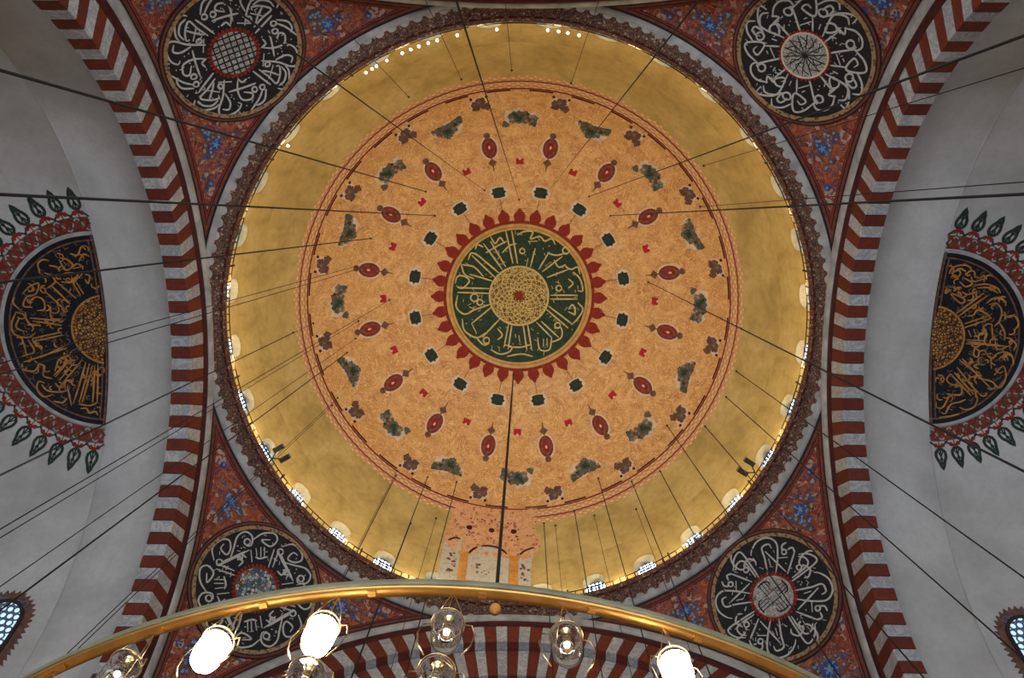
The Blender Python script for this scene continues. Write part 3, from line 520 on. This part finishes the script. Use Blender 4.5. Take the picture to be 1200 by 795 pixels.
def ring_line(b, o1, o2):
    n = 70; vs_ = []
    for o in (o1, o2):
        r = RE+o; lim = math.acos(min(1, (A-o*0.8)/r)); z = sqrt(RP*RP-r*r)
        for i in range(n+1): a = lim+(PI/2-2*lim)*i/n; vs_.append(Vector((r*cos(a), r*sin(a), z))*(1-.02/RP))
    b.add(vs_, [(i, i+1, n+2+i, n+1+i) for i in range(n)])
lines_me = []
for nm, mt, o1, o2 in (('dark_border', 'black', .02, .09), ('red_border', 'brownred', .09, .17), ('dark_border', 'black', .17, .21), ('red_border', 'redpaint', .21, .25), ('dark_border', 'black', .25, .27)):
    b = MB(); edge_line(b, o1, o2, False); edge_line(b, o1, o2, True); ring_line(b, o1, o2); lines_me.append((nm, mesh(nm, b.v, b.f, mt)))
def blossom(b, fr, u, v, s, n=6, h=.03):
    for k in range(n):
        a = 2*PI*k/n; cu, cv = u+.62*s*cos(a), v+.62*s*sin(a)
        poly(b, fr, [(cu+s*.36*cos(a)*x-s*.2*sin(a)*y, cv+s*.36*sin(a)*x+s*.2*cos(a)*y) for x, y in [(cos(t), sin(t)) for t in [q*PI/4 for q in range(8)]]], h)
CRN = dict(north_east=(0, 'BR'), north_west=(90, 'BL'), south_west=(180, 'TL'), south_east=(270, 'TR'))
RLAB = dict(TL='black calligraphy roundel with looped grey script round a plaid boss, upper left corner',
            TR='black calligraphy roundel of sixteen narrow grey petals, upper right corner',
            BL='black calligraphy roundel round a blue mosaic boss, crossed by the chandelier rim, lower left',
            BR='black calligraphy roundel round a pale boss with dark square script, lower right corner')
for side, (rz, key) in CRN.items():
    o = link('pendentive', pm, None, (0, 0, ZS), (0, 0, rad(rz))); tag(o, 'red and blue arabesque pendentive in the corner below the dome', kind='structure')
    for nm, me in lines_me: link(nm, me, o)
    fr = Frame((0, 0, 0), RP, 45, 54.4)
    for (u, v, s) in ((-1.95, -3.4, .30), (-1.95, 3.4, .30), (-2.76, 4.85, .16), (-2.76, -4.85, .16), (3.75, 0.1, .42)):
        b = MB(); blossom(b, fr, u, v, s, 8)
        for du, dv in ((0, 1), (0, -1), (1, 0), (-1, 0)): blossom(b, fr, u+1.9*s*du, v+1.9*s*dv, s*.42, 5)
        b.build('blue_blossom', 'blue', o)
        b = MB(); blossom(b, fr, u, v, s*.55, 5, .04); poly(b, fr, circ(u, v, s*.2), .045); b.build('pale_blossom', 'ltblue', o)
    # scrolling stems
    b = MB(); b2 = MB(); rr = random.Random(rz+3); cnt = 0
    while cnt < 70:
        u = rr.uniform(-4, 9); v = rr.uniform(-9, 9); q = fr.pt(u, v); s = rr.uniform(.18, .34); mg = .45+s
        if max(q.x, q.y) > A-mg or hypot(q.x, q.y) < RE+mg or hypot(u, v) < 3.05+s: continue
        cnt += 1; a0 = rr.uniform(0, 6.28); sg = rr.choice((1, -1))
        ribbon(b, fr, [(u+s*(1-t*.75)*cos(a0+sg*t*5.5), v+s*(1-t*.75)*sin(a0+sg*t*5.5)) for t in [k/9 for k in range(10)]], .045, .02)
        poly(b2, fr, circ(u, v, .06, 6), .03)
    tag(b.build('scrolling_stem', 'scroll', o), kind='stuff'); tag(b2.build('small_bud', 'ltblue', o), kind='stuff')
    az = rz+45; g = Frame((0, 0, 0), RP, az, 54.4); base = g.pt(0, 0) + Vector((0, 0, ZS))
    rd = thing('calligraphy_roundel', RLAB[key], 'roundel', base)
    fr = Frame(Vector((0, 0, ZS))-base, RP, az, 54.4)
    part('field', 'black', lambda b: ringpatch(b, fr, .01, 2.62, .04), rd)
    part('rope_border', 'ropegold', lambda b: ringpatch(b, fr, 2.58, 2.74, .07), rd)
    part('dark_ring', 'black', lambda b: ringpatch(b, fr, 2.74, 2.80, .06), rd)
    part('red_ring', 'brownred', lambda b: ringpatch(b, fr, 2.80, 2.88, .06), rd)
    part('dark_ring', 'black', lambda b: ringpatch(b, fr, 2.88, 2.93, .05), rd)
    part('lettering', 'silver', lambda b: [ribbon(b, Frame(fr.c, RP, az, 54.4, 90*k), s, .072, .065) for k in range(4) for s in letters(LETTERS[key])], rd)
    rq = random.Random(rz+9); fl_ = MB()
    for _ in range(64):
        r_ = rq.uniform(1.2, 2.5); a_ = rq.uniform(0, 6.283); c_ = rq.uniform(0, 6.283); l_ = rq.uniform(.03, .09)
        ribbon(fl_, fr, [(r_*cos(a_)-l_*cos(c_), r_*sin(a_)-l_*sin(c_)), (r_*cos(a_)+l_*cos(c_), r_*sin(a_)+l_*sin(c_))], .045, .06)
    tag(fl_.build('vowel_mark', 'silver', rd), kind='stuff')
    boss = part('boss', 'mosaic' if key == 'BL' else 'boss', lambda b: ringpatch(b, fr, .01, .93, .07), rd)
    part('boss_ring', 'redpaint', lambda b: [poly(b, fr, [(1.0*cos(a)+.075*cos(a+q*PI/2), 1.0*sin(a)+.075*sin(a+q*PI/2)) for q in range(4)], .08) for a in [k*PI/18 for k in range(36)]], rd)
    part('boss_ring', 'cream' if key == 'TR' else 'redpaint', lambda b: ringpatch(b, fr, .88, .95, .085), rd)
    def marks(b):
        if key == 'TL':
            for k in range(-3, 4):
                L = sqrt(max(.05, .8-(k*.22)**2))
                for c, s in ((cos(.5), sin(.5)), (-sin(.5), cos(.5))): ribbon(b, fr, [(-L*c-k*.24*s, -L*s+k*.24*c), (L*c-k*.24*s, L*s+k*.24*c)], .05, .085, 0, False)
        elif key == 'TR':
            for k in range(7): a = k*PI/7+.2; ribbon(b, fr, [(-.85*cos(a), -.85*sin(a)), (.85*cos(a), .85*sin(a))], .035, .085, 0, False)
            for k in range(12): a = k*PI/6; ribbon(b, fr, [(.3*cos(a), .3*sin(a)), (.55*cos(a+.4), .55*sin(a+.4)), (.8*cos(a), .8*sin(a))], .03, .085)
        elif key == 'BR':
            for k in range(4):
                f2 = Frame(fr.c, RP, az, 54.4, 90*k)
                for v in (-.2, -.05, .1): ribbon(b, f2, [(.25, v), (.72, v)], .06, .085)
                ribbon(b, f2, [(.72, -.3), (.74, -.1), (.72, .1), (.6, .22), (.45, .2)], .06, .085); ribbon(b, f2, [(.2, -.3), (.2, .3)], .05, .085)
        else:
            for k in range(8): a = k*PI/4; blossom(b, fr, .5*cos(a), .5*sin(a), .14, 5, .085)
    part('boss_marks', 'ltblue' if key == 'BL' else 'black', marks, boss)
# ------------------------------------------------------------------ ring under the dome, gallery and cornice
Z0 = EYE
ring = thing('trim_1', None, None, (0, 0, 34.8+Z0)); tag(ring, 'pale grey ring moulding with carved cornice under the dome', kind='structure')
def rel(z): return z-34.8
b = MB(); b.lathe([(13.98, rel(35.0)), (13.86, rel(34.80)), (13.72, rel(34.80)), (13.58, rel(34.95))], 192); b.build('ring_band', 'band', ring, True)
b = MB(); b.lathe([(13.58, rel(34.95)), (13.27, rel(35.20)), (13.20, rel(35.22)), (13.14, rel(35.38)), (13.02, rel(35.46)), (12.97, rel(35.62)), (12.97, rel(35.72)), (13.45, rel(35.74))], 192); b.build('cornice', 'cornice', ring, True)
b = MB(); b.lathe([(13.125, rel(35.38)), (13.08, rel(35.37)), (13.05, rel(35.43)), (13.1, rel(35.45))], 192, closed=True); b.build('cornice_bead', 'maroon', ring)
b = MB()
for k in range(150):
    a = 2*PI*k/150; pts = []
    for t in range(9):
        q = PI*t/8; s = .20*cos(q); d = .14*sin(q); aa = a+s/13.4; r = 13.585-d; z = rel(34.945+d*.8-.03); pts.append((r*cos(aa), r*sin(aa), z))
    b.add(pts+[(p[0]*1.003, p[1]*1.003, p[2]+.05) for p in pts], [tuple(range(9))]+[(i, i+1, 10+i, 9+i) for i in range(8)])
tag(b.build('scallop', 'band', ring), kind='stuff')
b = MB()
for k in range(150): a = 2*PI*(k+.5)/150; b.box((13.12*cos(a), 13.12*sin(a), rel(35.30)), (.10, .16, .10), a)
tag(b.build('corbel', 'cornice', ring), kind='stuff')
gal = thing('gallery_railing', 'low dark iron railing running round the foot of the dome', 'railing', (0, 0, 35.72+Z0))
b = MB(); b.tube([(13.08*cos(2*PI*k/160), 13.08*sin(2*PI*k/160), .62) for k in range(160)], .028, 6, True); b.build('top_rail', 'iron', gal)
b = MB()
for k in range(224): a = 2*PI*k/224; b.box((13.08*cos(a), 13.08*sin(a), .31), (.03, .05, .62), a)
tag(b.build('baluster', 'iron', gal), kind='stuff')
for k in range(16):
    a = 2*PI*(k+.5)/16; b = MB(); b.box((13.08, 0, .42), (.06, .08, .84)); o = b.build('post', 'iron', gal, rot=(0, 0, a))
for az, lab in ((150.5, 'small black floodlight leaning over the railing, lower left of the dome'), (31.5, 'small black floodlight leaning over the railing, lower right of the dome')):
    t = thing('floodlight', lab, 'floodlight', (12.98*cos(rad(az)), 12.98*sin(rad(az)), 35.74+Z0), rad(az))
    for s in (-1, 1):
        b = MB(); b.box((-.45, s*.28, .62), (.5, .22, .2)); h_ = b.build('lamp_head', 'iron', t); b = MB(); b.box((-.71, s*.28, .62), (.02, .17, .15)); b.build('lens', 'tracery', h_)
    b = MB(); b.tube([(.05, 0, 0), (.05, 0, .6), (-.4, -.28, .62)], .03, 6); b.tube([(.05, 0, .6), (-.4, .28, .62)], .03, 6); b.build('bracket', 'iron', t)
bm_ = None; nth = ['leftmost', 'second', 'third', 'fourth', 'fifth', 'sixth', 'seventh', 'eighth', 'ninth', 'tenth', 'eleventh', 'twelfth', 'thirteenth', 'fourteenth', 'fifteenth', 'rightmost']; ib = 0
for az in (-142.3, -121.2, -119.8, -118.8, -116.5, -113.2, -111.4, -109.7, -107.8, -106, -102, -94.3, -84.5, -82.4, -80.6, -78.4):
    if bm_ is None:
        b = MB(); b.lathe([(.001, -.07), (.045, -.05), (.062, 0), (.045, .05), (.03, .10), (.03, .15), (.001, .15)], 10); bm_ = mesh('gallery_bulb', b.v, b.f, 'bead', True)
    o = link('gallery_bulb', bm_, None, (12.86*cos(rad(az)), 12.86*sin(rad(az)), 36.43+Z0))
    ib += 1; tag(o, '%s small glowing bulb%s in the row along the upper gallery railing' % (nth[ib-1], '' if 'most' in nth[ib-1] else ' from the left'), 'bulb', 'glowing bulbs along the upper gallery railing')
# ------------------------------------------------------------------ the great arches
def sweep(name, prof, mt, parent, a0=-92, a1=92, n=120, smooth=True):
    vs_ = []; fs = []; N = len(prof)
    for i in range(n+1):
        a = rad(a0+(a1-a0)*i/n)
        for (x, r) in prof: vs_.append((x, r*sin(a), r*cos(a)))
    for i in range(n):
        for j in range(N-1): q = i*N+j; fs.append((q, q+1, q+N+1, q+N))
    return link(name, mesh(name, vs_, fs, mt, smooth), parent)
PER = 180/76
def stone_mesh(name, x0, x1, r0, r1, mt, gap=0.07):
    vs_ = []; fs = []; h = rad(PER/2-gap); n = 2; bv = .025
    sec = [(x0, r1), (x0, r0+bv), (x0+bv, r0), (x1, r0), (x1, r1)]
    for i in range(n+1):
        a = -h+2*h*i/n
        for (x, r) in sec: vs_.append((x, r*sin(a), r*cos(a)))
    for i in range(n):
        for j in range(5): q = i*5; fs.append((q+j, q+(j+1) % 5, q+5+(j+1) % 5, q+5+j))
    fs += [(4, 3, 2, 1, 0), tuple(n*5+j for j in range(5))]
    return mesh(name, vs_, fs, mt)
SM = {m_: stone_mesh('voussoir', A, 14.27, 11.5, 12.83, m_) for m_ in ('red', 'white')}
SM1 = {m_: stone_mesh('voussoir', A, 13.86, 11.5, 12.83, m_) for m_ in ('red', 'white')}
SM2 = {m_: stone_mesh('voussoir', 13.86, 14.7, 9.55, 11.47, m_) for m_ in ('red', 'white')}
ALAB = ['red and white striped great arch at the right of the dome', 'red and white striped great arch below the chandelier rim', 'red and white striped great arch at the left of the dome', 'great arch just touching the top edge of the view']
for k, phase in ((0, -.85), (1, 0.0), (2, .45), (3, 0.0)):
    ar = thing('great_arch', None, None, (0, 0, ZS), k*PI/2); tag(ar, ALAB[k], kind='structure')
    sweep('arch_moulding', [(A+.1, 13.86), (A-.06, 13.84), (A-.10, 13.7), (A-.10, 13.36), (A-.04, 13.28), (A+.1, 13.26)], 'band', ar)
    sweep('dark_moulding', [(A+.1, 13.3), (A-.02, 13.26), (A-.05, 13.0), (A-.02, 12.80), (A+.1, 12.76)], 'maroon', ar)  # dark red moulding; shade under the pale band is put into its colour
    if k == 3:
        sweep('arch_face', [(A+.02, 13.2), (A+.02, 11.5), (15.5, 11.5)], 'maroon', ar); continue
    sweep('mortar_bed', [(A+.03, 12.9), (A+.03, 11.53), (14.2 if k != 1 else 13.87, 11.53)], 'joint', ar, -90, 90)
    n0 = 37
    for i in range(-n0, n0+1):
        a = i*PER+phase; mt = 'red' if i % 2 == 0 else 'white'
        link('voussoir', (SM if k != 1 else SM1)[mt], ar, rot=(-rad(a), 0, 0))
        if k == 1: link('voussoir', SM2[mt], ar, rot=(-rad(a), 0, 0))
    if k == 1:
        sweep('mortar_bed', [(13.9, 11.5), (13.9, 9.6), (14.72, 9.6)], 'joint', ar, -90, 90)
        vs_ = [(14.72, 0, 0)]; n = 60
        for i in range(n+1): a = rad(-90+180*i/n); vs_.append((14.72, 9.7*sin(a), 9.7*cos(a)))
        link('tympanum', mesh('tympanum', vs_, [(0, i+1, i+2) for i in range(n)], 'plaster'), ar)
        b = MB(); b.box((14.35, -.05, 9.52), (.5, 2.3, .12)); b.build('lintel', 'band', ar)
        b = MB(); b.box((14.35, -.05, 8.7), (.42, 2.1, 1.5)); b.build('dark_opening', 'darkhole', ar)
# ------------------------------------------------------------------ white vaults and half domes left and right
def half_dome():
    vs_ = []; fs = []; nt, na = 48, 64
    for i in range(nt+1):
        t = PI/2*i/nt
        for j in range(na+1): a = -PI/2+PI*j/na; vs_.append((RV*sin(t)*cos(a), RV*sin(t)*sin(a), RV*cos(t)))
    for i in range(nt):
        for j in range(na): q = i*(na+1)+j; fs.append((q, q+1, q+na+2, q+na+1))
    return mesh('half_dome', vs_, fs, 'plaster', True)
hdm = half_dome()
for s, side, key, RO, sc in ((-1, 'left', 'L', 4.10, 1.0), (1, 'right', 'R', 3.66, .92)):
    va = thing('vault', None, None, (0, 0, ZS), 0 if s > 0 else PI); tag(va, 'white plastered vault between the striped arch and the half dome, %s side' % side, kind='structure')
    sweep('vault_surface', [(14.2, 11.55), (14.32, 12.0), (14.5, 12.25), (XV, 12.25), (XV+.001, 12.08)], 'plaster', va, -90, 90)
    hd = link('half_dome', hdm, None, (s*XV, 0, ZS), (0, 0, 0 if s > 0 else PI)); tag(hd, 'white plastered half dome at the %s edge of the view' % side, kind='structure')
    # half medallion on the crown of the half dome
    t = thing('half_medallion', 'black half-round calligraphy medallion with orange script and pointed fringe, %s half dome' % side, 'medallion', (s*XV, 0, ZS+RV))
    fr = Frame((0, 0, -RV), RV); a0, a1 = (PI/2, 3*PI/2) if s < 0 else (-PI/2, PI/2)
    part('field', 'black', lambda b: ringpatch(b, fr, .01, RO-.1, .03, a0=a0, a1=a1), t)
    part('pale_border', 'band', lambda b: ringpatch(b, fr, RO-.06, RO+.06, .06, a0=a0, a1=a1), t)
    part('dark_border', 'black', lambda b: ringpatch(b, fr, RO-.2, RO-.06, .05, a0=a0, a1=a1), t)
    part('inner_line', 'brown', lambda b: (ringpatch(b, fr, RO-.31, RO-.24, .055, a0=a0, a1=a1), ribbon(b, fr, [(s*.24, -RO+.3), (s*.24, RO-.3)], .06, .055, taper=False)), t)
    part('edge_line', 'brown', lambda b: ribbon(b, fr, [(s*.06, -RO), (s*.06, RO)], .08, .06, taper=False), t)
    part('boss', 'ornet', lambda b: ringpatch(b, fr, .01, 1.42*sc, .06, a0=a0+(.15 if s < 0 else .12), a1=a1-.15, n=48), t)
    part('boss_ring', 'orletter', lambda b: ringpatch(b, fr, 1.40*sc, 1.48*sc, .07, a0=a0+.12, a1=a1-.12, n=48), t)
    part('lettering', 'orletter', lambda b: [ribbon(b, fr, q, .065, .06) for q in letters(LETTERS[key])], t)
    rq = random.Random(21+s); fl_ = MB()
    for _ in range(70):
        r_ = rq.uniform(1.75, RO-.45); a_ = rq.uniform(a0+.1, a1-.1); c_ = rq.uniform(0, 6.283); l_ = rq.uniform(.08, .2)
        ribbon(fl_, fr, [(r_*cos(a_)+l_*cos(c_+q), r_*sin(a_)+l_*sin(c_+q)) for q in (0, 1.1, 2.2, 3.1)], .055, .055)
    tag(fl_.build('vowel_mark', 'orletter', t), kind='stuff')
    # green and red leaf marks behind the script
    rr = random.Random(11+s); b = MB()
    for _ in range(150):
        r = rr.uniform(1.6, RO-.4); a = rr.uniform(a0+.1, a1-.1); c0 = rr.uniform(0, 6)
        ribbon(b, fr, [(r*cos(a), r*sin(a)), (r*cos(a)+.16*cos(c0), r*sin(a)+.16*sin(c0)), (r*cos(a)+.16*cos(c0)+.12*cos(c0+1.4), r*sin(a)+.16*sin(c0)+.12*sin(c0+1.4))], .045, .045)
    tag(b.build('leaf_scroll', 'scroll', t), kind='stuff')
    # braid
    r0, r1 = RO+.10, RO+.72*sc; rm, am = (r0+r1)/2, (r1-r0)/2
    part('braid_ground', 'brown', lambda b: ringpatch(b, fr, r0, r1, .012, a0=a0, a1=a1), t)
    def braid(ph, ws=.10): return lambda b: ribbon(b, fr, [((rm+am*.8*sin(34*a+ph))*cos(a), (rm+am*.8*sin(34*a+ph))*sin(a)) for a in [a0+(a1-a0)*i/300 for i in range(301)]], ws, .03, 0, False, 9)
    part('braid_strand', 'brownred', braid(0), t); part('braid_strand', 'band', braid(2.1, .05), t); part('braid_strand', 'redpaint', braid(4.2), t)
    # fringe of pointed leaves
    n = 22; st = PI/n
    leaf = [(0, 0), (.18, .2), (.42, .21), (.62, .12), (.95, 0), (.62, -.12), (.42, -.21), (.18, -.2)]
    for i in range(n):
        a = a0+st*(i+.5); f2 = Frame((0, 0, -RV), RV, rot=math.degrees(a)); rb = RO+1.02*sc
        b = MB(); ribbon(b, f2, [(rb+u*sc, v*sc) for u, v in leaf+leaf[:1]], .11, .03, 0, False, .2, True); ribbon(b, f2, [(rb+.05, 0), (rb+.75*sc, 0)], .10, .028)
        ribbon(b, f2, [(rb+.1*sc, .13*sc), (rb+.55*sc, -.06)], .07, .03); ribbon(b, f2, [(rb+.1*sc, -.13*sc), (rb+.55*sc, .06)], .07, .03)
        for v in (-.2, .2): ribbon(b, f2, [(rb-.02, v*.3*sc), (rb-.15, v*1.2*sc), (rb-.3*sc, v*2.0*sc)], .06, .03)
        b.build('fringe_leaf', 'slate', t)
        b = MB()
        for v in (-.16, 0, .16): poly(b, f2, circ(rb-.12*sc+(.07 if v == 0 else 0), v*sc, .09*sc, 8), .035)
        ribbon(b, f2, [(rb-.3*sc, 0), (rb, 0)], .05, .03); b.build('red_bud', 'redpaint', t)
    # round-headed window low in the half dome
    az = 99.6 if s < 0 else 81.0; pol = 60.2
    wf = Frame((0, 0, 0), RV, az, pol)
    wo = thing('window_%d' % (33 if s < 0 else 34), None, None, (s*XV, 0, ZS)); tag(wo, kind='structure', label='arched honeycomb window with a toothed brown border, %s half dome' % side)
    ww, hh = .62, 1.15
    def wl(k, n=32): return [(p[1]*-1, p[0]) for p in arch_loop(ww+k, -hh-k, hh+k, n)]
    part('glass', 'farglass', lambda b: poly(b, wf, wl(0), .05), wo)
    part('tracery', 'tracery', lambda b: [ribbon(b, wf, circ(-1.15+.29*i*.9, -.5+.25*j+(.125 if i % 2 else 0), .125, 8)+[(-1.15+.29*i*.9+.125, -.5+.25*j+(.125 if i % 2 else 0))], .055, .075, .05, False, .3, True) for i in range(10) for j in range(5) if abs(-.5+.25*j+(.125 if i % 2 else 0)) < .55], wo)
    def frm(b):
        q1, q2 = wl(0), wl(.13); N = len(q1); vs_ = [wf.pt(*p, .10) for p in q1]+[wf.pt(*p, .10) for p in q2]+[wf.pt(*p, 0) for p in q2]+[wf.pt(*p, 0) for p in q1]
        b.add(vs_, [(k*N+i, k*N+(i+1) % N, ((k+1) % 4)*N+(i+1) % N, ((k+1) % 4)*N+i) for i in range(N) for k in range(4)])
    part('window_frame', 'iron', frm, wo)
    q1, q2 = wl(.13, 44), wl(.36, 44); q3 = wl(.52, 44)
    def teeth(b):
        N = 44; vs_ = [wf.pt(*p, .03) for p in q1]+[wf.pt(*p, .03) for p in q2]
        b.add(vs_, [(i, (i+1) % N, N+(i+1) % N, N+i) for i in range(N)])
        for i in range(N):
            c0, c1 = q2[i], q2[(i+1) % N]; tip = ((q3[i][0]+q3[(i+1) % N][0])/2, (q3[i][1]+q3[(i+1) % N][1])/2); poly(b, wf, [c0, tip, c1], .03)
    part('toothed_border', 'brown', teeth, wo)
# ------------------------------------------------------------------ cables
CAB = [(-0.04,-5.9,49.11,1),(1.56,-6.23,48.84,1),(4.08,-6.09,48.3,1),(-2.08,-6.41,48.66,1),(-5.44,-6.28,47.59,1),(-5.02,-4.91,48.49,1),(5.36,-4.99,48.3,1),(-8.53,-3.58,46.77,1),(7.67,-1.12,48.01,1),(9.52,-7.54,42.74,0),(-9.38,-1.98,46.44,0),(-8.5,-2.04,47.23,0),(-7.71,0.1,48.04,0),(-11.31,1.05,44.18,0),(-12.04,1.38,42.8,0),(-9.31,1.21,46.64,0),(-9.44,2.2,46.33,0),(-10.26,5.56,43.66,0),(-9.82,2.93,45.72,1),(-10.07,5.25,44.2,0),(-6.76,9.54,43.62,1),(-5.62,11.41,41.28,0),(-6.74,9.34,43.92,0),(-5.09,9.9,44.54,1),(-4.37,11.52,42.34,0),(-3.46,10.29,44.93,1),(1.55,11.94,42.96,1),(2.18,11.97,42.69,0),(3.26,11.38,43.36,1),(4.31,11.37,42.71,0),(4.68,9.92,44.77,1),(6.48,10.68,41.92,0),(6.44,9.72,43.68,1),(7.91,8.94,43.17,1),(8.51,6.79,44.89,1),(10.23,6.33,42.98,1),(11.23,4.63,42.74,1),(11.71,3.22,42.73,1),(11.95,0.96,43.07,1),(9.77,-5.48,44.42,0),(-5.66,-10.86,42.51,0),(-2.99,-11.78,42.73,0),(-0.42,-12.2,42.6,0),(2.64,-11.68,43.1,0)]
# a label of its own for each cable: its place in the ring of hooks, counted clockwise as one looks up
def clabel():
    out = {}; zone = {}
    for (x, y, z, th) in CAB:
        ns = 'upper' if y < -1.5 else ('lower' if y > 3.5 else 'middle'); ew = 'left' if x < -3 else ('right' if x > 3 else 'centre')
        zone.setdefault((ns, ew), []).append((x, y, th))
    words = ['first', 'second', 'third', 'fourth', 'fifth', 'sixth', 'seventh', 'eighth', 'ninth', 'tenth', 'eleventh', 'twelfth']
    for (ns, ew), L in zone.items():
        L.sort(key=lambda q: atan2(q[1]+4.7, q[0]-.36) % (2*PI))
        where = {'upper centre': 'top', 'middle centre': 'middle', 'lower centre': 'bottom'}.get(ns+' '+ew, ns+' '+ew)
        for i, (x, y, th) in enumerate(L):
            near = 'close to the medallion' if hypot(x, y) < 8 else ('from the orange painting' if hypot(x, y) < 11.3 else 'from the golden border')
            out[(round(x, 2), round(y, 2))] = ('%s cable %s, %s clockwise in the %s of the dome' % ('dark' if th else 'fine faint', near, words[i], where) if len(L) > 1 else '%s cable %s in the %s of the dome' % ('dark' if th else 'fine faint', near, where), 'suspension cables under the dome')
    return out
CLAB = clabel()
for (x, y, z, th) in CAB:
    rho = hypot(x-.358, y+4.692); wd = min(.045, max(.013, .0070*rho))*(1.0 if th else .55)
    b = MB(); L = z-3.2; seg = 12
    b.tube([(0, 0, -L*k/seg) for k in range(seg+1)], wd/2, 6)
    o = thing('suspension_cable', None, None, (x, y, z+Z0)); b.build('strand', 'cable', o)
    b = MB(); b.lathe([(.001, .02), (.05, 0), (.06, -.05), (.02, -.12), (.001, -.12)], 8); b.build('ceiling_hook', 'iron', o)
    ns = 'upper' if y < -1.5 else ('lower' if y > 3.5 else 'middle'); ew = 'left' if x < -3 else ('right' if x > 3 else 'centre')
    kind = 'dark' if th else 'fine dark'
    pre, group = CLAB[(round(x, 2), round(y, 2))]
    tag(o, pre, 'cable', group)
o = thing('pendant_rod', 'thick dark cable from the medallion edge ending in an amber ball at the chandelier rim', 'pendant', (-.28, 4.65, 49.56+Z0))
b = MB(); b.tube([(0, 0, -31.0*k/12) for k in range(13)], [.028+.022*min(1, k/4) for k in range(13)], 8); b.build('rod', 'cable', o)
b = MB(); b.lathe([(.001, .2), (.06, .17), (.13, .08), (.15, 0), (.13, -.08), (.06, -.14), (.03, -.2), (.001, -.22)], 16); b.build('ball', 'orange', o, True, (0, 0, -31.15))
# ------------------------------------------------------------------ chandelier and its lamps
CR, CZ, CY = 3.196, 2.9+Z0, -.1
ch = thing('chandelier', 'wide brass chandelier hoop arching across the bottom of the view', 'chandelier', (0, CY, CZ))
def hoop(name, prof, mt): b = MB(); b.lathe(prof, 220, closed=True); b.build(name, mt, ch, True)
hoop('hoop', [(CR-.02, -.018), (CR+.012, -.02), (CR+.02, -.008), (CR+.02, .012), (CR-.02, .016)], 'brass')
hoop('hoop_side', [(CR+.021, -.004), (CR+.027, .0), (CR+.027, .036), (CR+.012, .042), (CR-.018, .03), (CR-.018, .0)], 'brassside')
b = MB()
for k in range(48):
    a = 2*PI*(k+.5)/48; b.box((CR*cos(a), CR*sin(a), -.024), (.02, .03, .012), a)
tag(b.build('hook', 'brass', ch), kind='stuff')
cup_prof = [(.001, -.085), (.022, -.083), (.040, -.070), (.050, -.045), (.054, 0), (.055, .06), (.058, .075), (.055, .076), (.052, .06), (.050, 0), (.046, -.042), (.036, -.064), (.020, -.076), (.001, -.078)]
def ME(fn, nm, mt, sm=True): b = MB(); fn(b); return mesh(nm, b.v, b.f, mt, sm)
cup_c = ME(lambda b: b.lathe(cup_prof, 32), 'glass_cup', 'glass'); cup_l = ME(lambda b: b.lathe([(.001,-.08),(.03,-.076),(.044,-.05),(.048,0),(.049,.045),(.04,.055),(.001,.055)], 32), 'glass_cup', 'frost')
bulb_c = ME(lambda b: b.lathe([(.001, -.045), (.016, -.04), (.025, -.02), (.024, .0), (.014, .025), (.012, .05), (.001, .05)], 16), 'bulb', 'glass')
fil = ME(lambda b: b.lathe([(.001, -.012), (.007, -.006), (.007, .006), (.001, .012)], 8), 'filament', 'bead')
bulb_l = ME(lambda b: b.lathe([(.001, -.09), (.03, -.086), (.047, -.06), (.0535, -.02), (.0545, .03), (.053, .05), (.001, .056)], 24), 'bulb', 'bulb_on')
rim = ME(lambda b: b.tube([(.058*cos(k*PI/16), .058*sin(k*PI/16), .07) for k in range(32)], .0028, 6, True), 'rim', 'wire')
sock = ME(lambda b: b.lathe([(.013, .05), (.013, .085), (.02, .09), (.02, .1), (.001, .1)], 12), 'socket', 'wire')
def wires(top):
    def fn(b):
        for a in (0, 2*PI/3, 4*PI/3): b.tube([(.056*cos(a), .056*sin(a), .07), (.035*cos(a), .035*sin(a), .07+(top-.07)*.5), (.004*cos(a), .004*sin(a), top)], .0022, 5)
        for s in (1, -1): b.tube([(s*.056, 0, .065), (s*.085, 0, .06), (s*.098, 0, .0), (s*.088, 0, -.07), (s*.06, 0, -.14)], .0028, 5)
    return ME(fn, 'wire_holder', 'wire')
W_up = wires(.285); W_lo = wires(.14)
LP = [(-116.6, 0, 0, 'clear unlit glass lamp beyond the lower left corner of the hoop'), (-109.05, 0, 0, 'unlit clear glass lamp at the far left under the hoop'), (-102.82, 0, 1, 'brightly lit glass lamp, leftmost of the glowing ones'), (-95.98, 0, 1, 'brightly lit glass lamp in front of the lower left roundel edge'),
      (-88.17, 0, 0, 'unlit clear glass lamp just left of the hoop centre'), (-80.74, 0, 0, 'unlit clear glass lamp just right of the hoop centre'), (-73.78, 0, 1, 'brightly lit glass lamp, the only glowing one right of centre'),
      (-95.6, 1, 0, 'clear glass lamp hanging below the second lit lamp'), (-88.3, 1, 0, 'clear glass lamp hanging below the unlit lamp left of centre')]
for az, low, lit, lab in LP:
    a = rad(az); o = thing('glass_lamp', lab, 'lamp', (CR*cos(a), CY+CR*sin(a), CZ-(.325 if not low else .625)), a+PI/2, None)
    if lit:
        link('glass_cup', cup_c, o); link('bulb', bulb_l, o)
        l = bpy.data.lights.new('lamp_light', 'POINT'); l.energy = 1.1; l.color = (1, .82, .55); l.shadow_soft_size = .05
        lo = bpy.data.objects.new('lamp_light', l); C.objects.link(lo); lo.location = (CR*cos(a), CY+CR*sin(a), CZ-.42)
    else:
        c_ = link('glass_cup', cup_c, o); bb = link('bulb', bulb_c, o); link('filament', fil, bb)
    link('rim', rim, o); link('socket', sock, o); link('wire_holder', W_up if not low else W_lo, o)
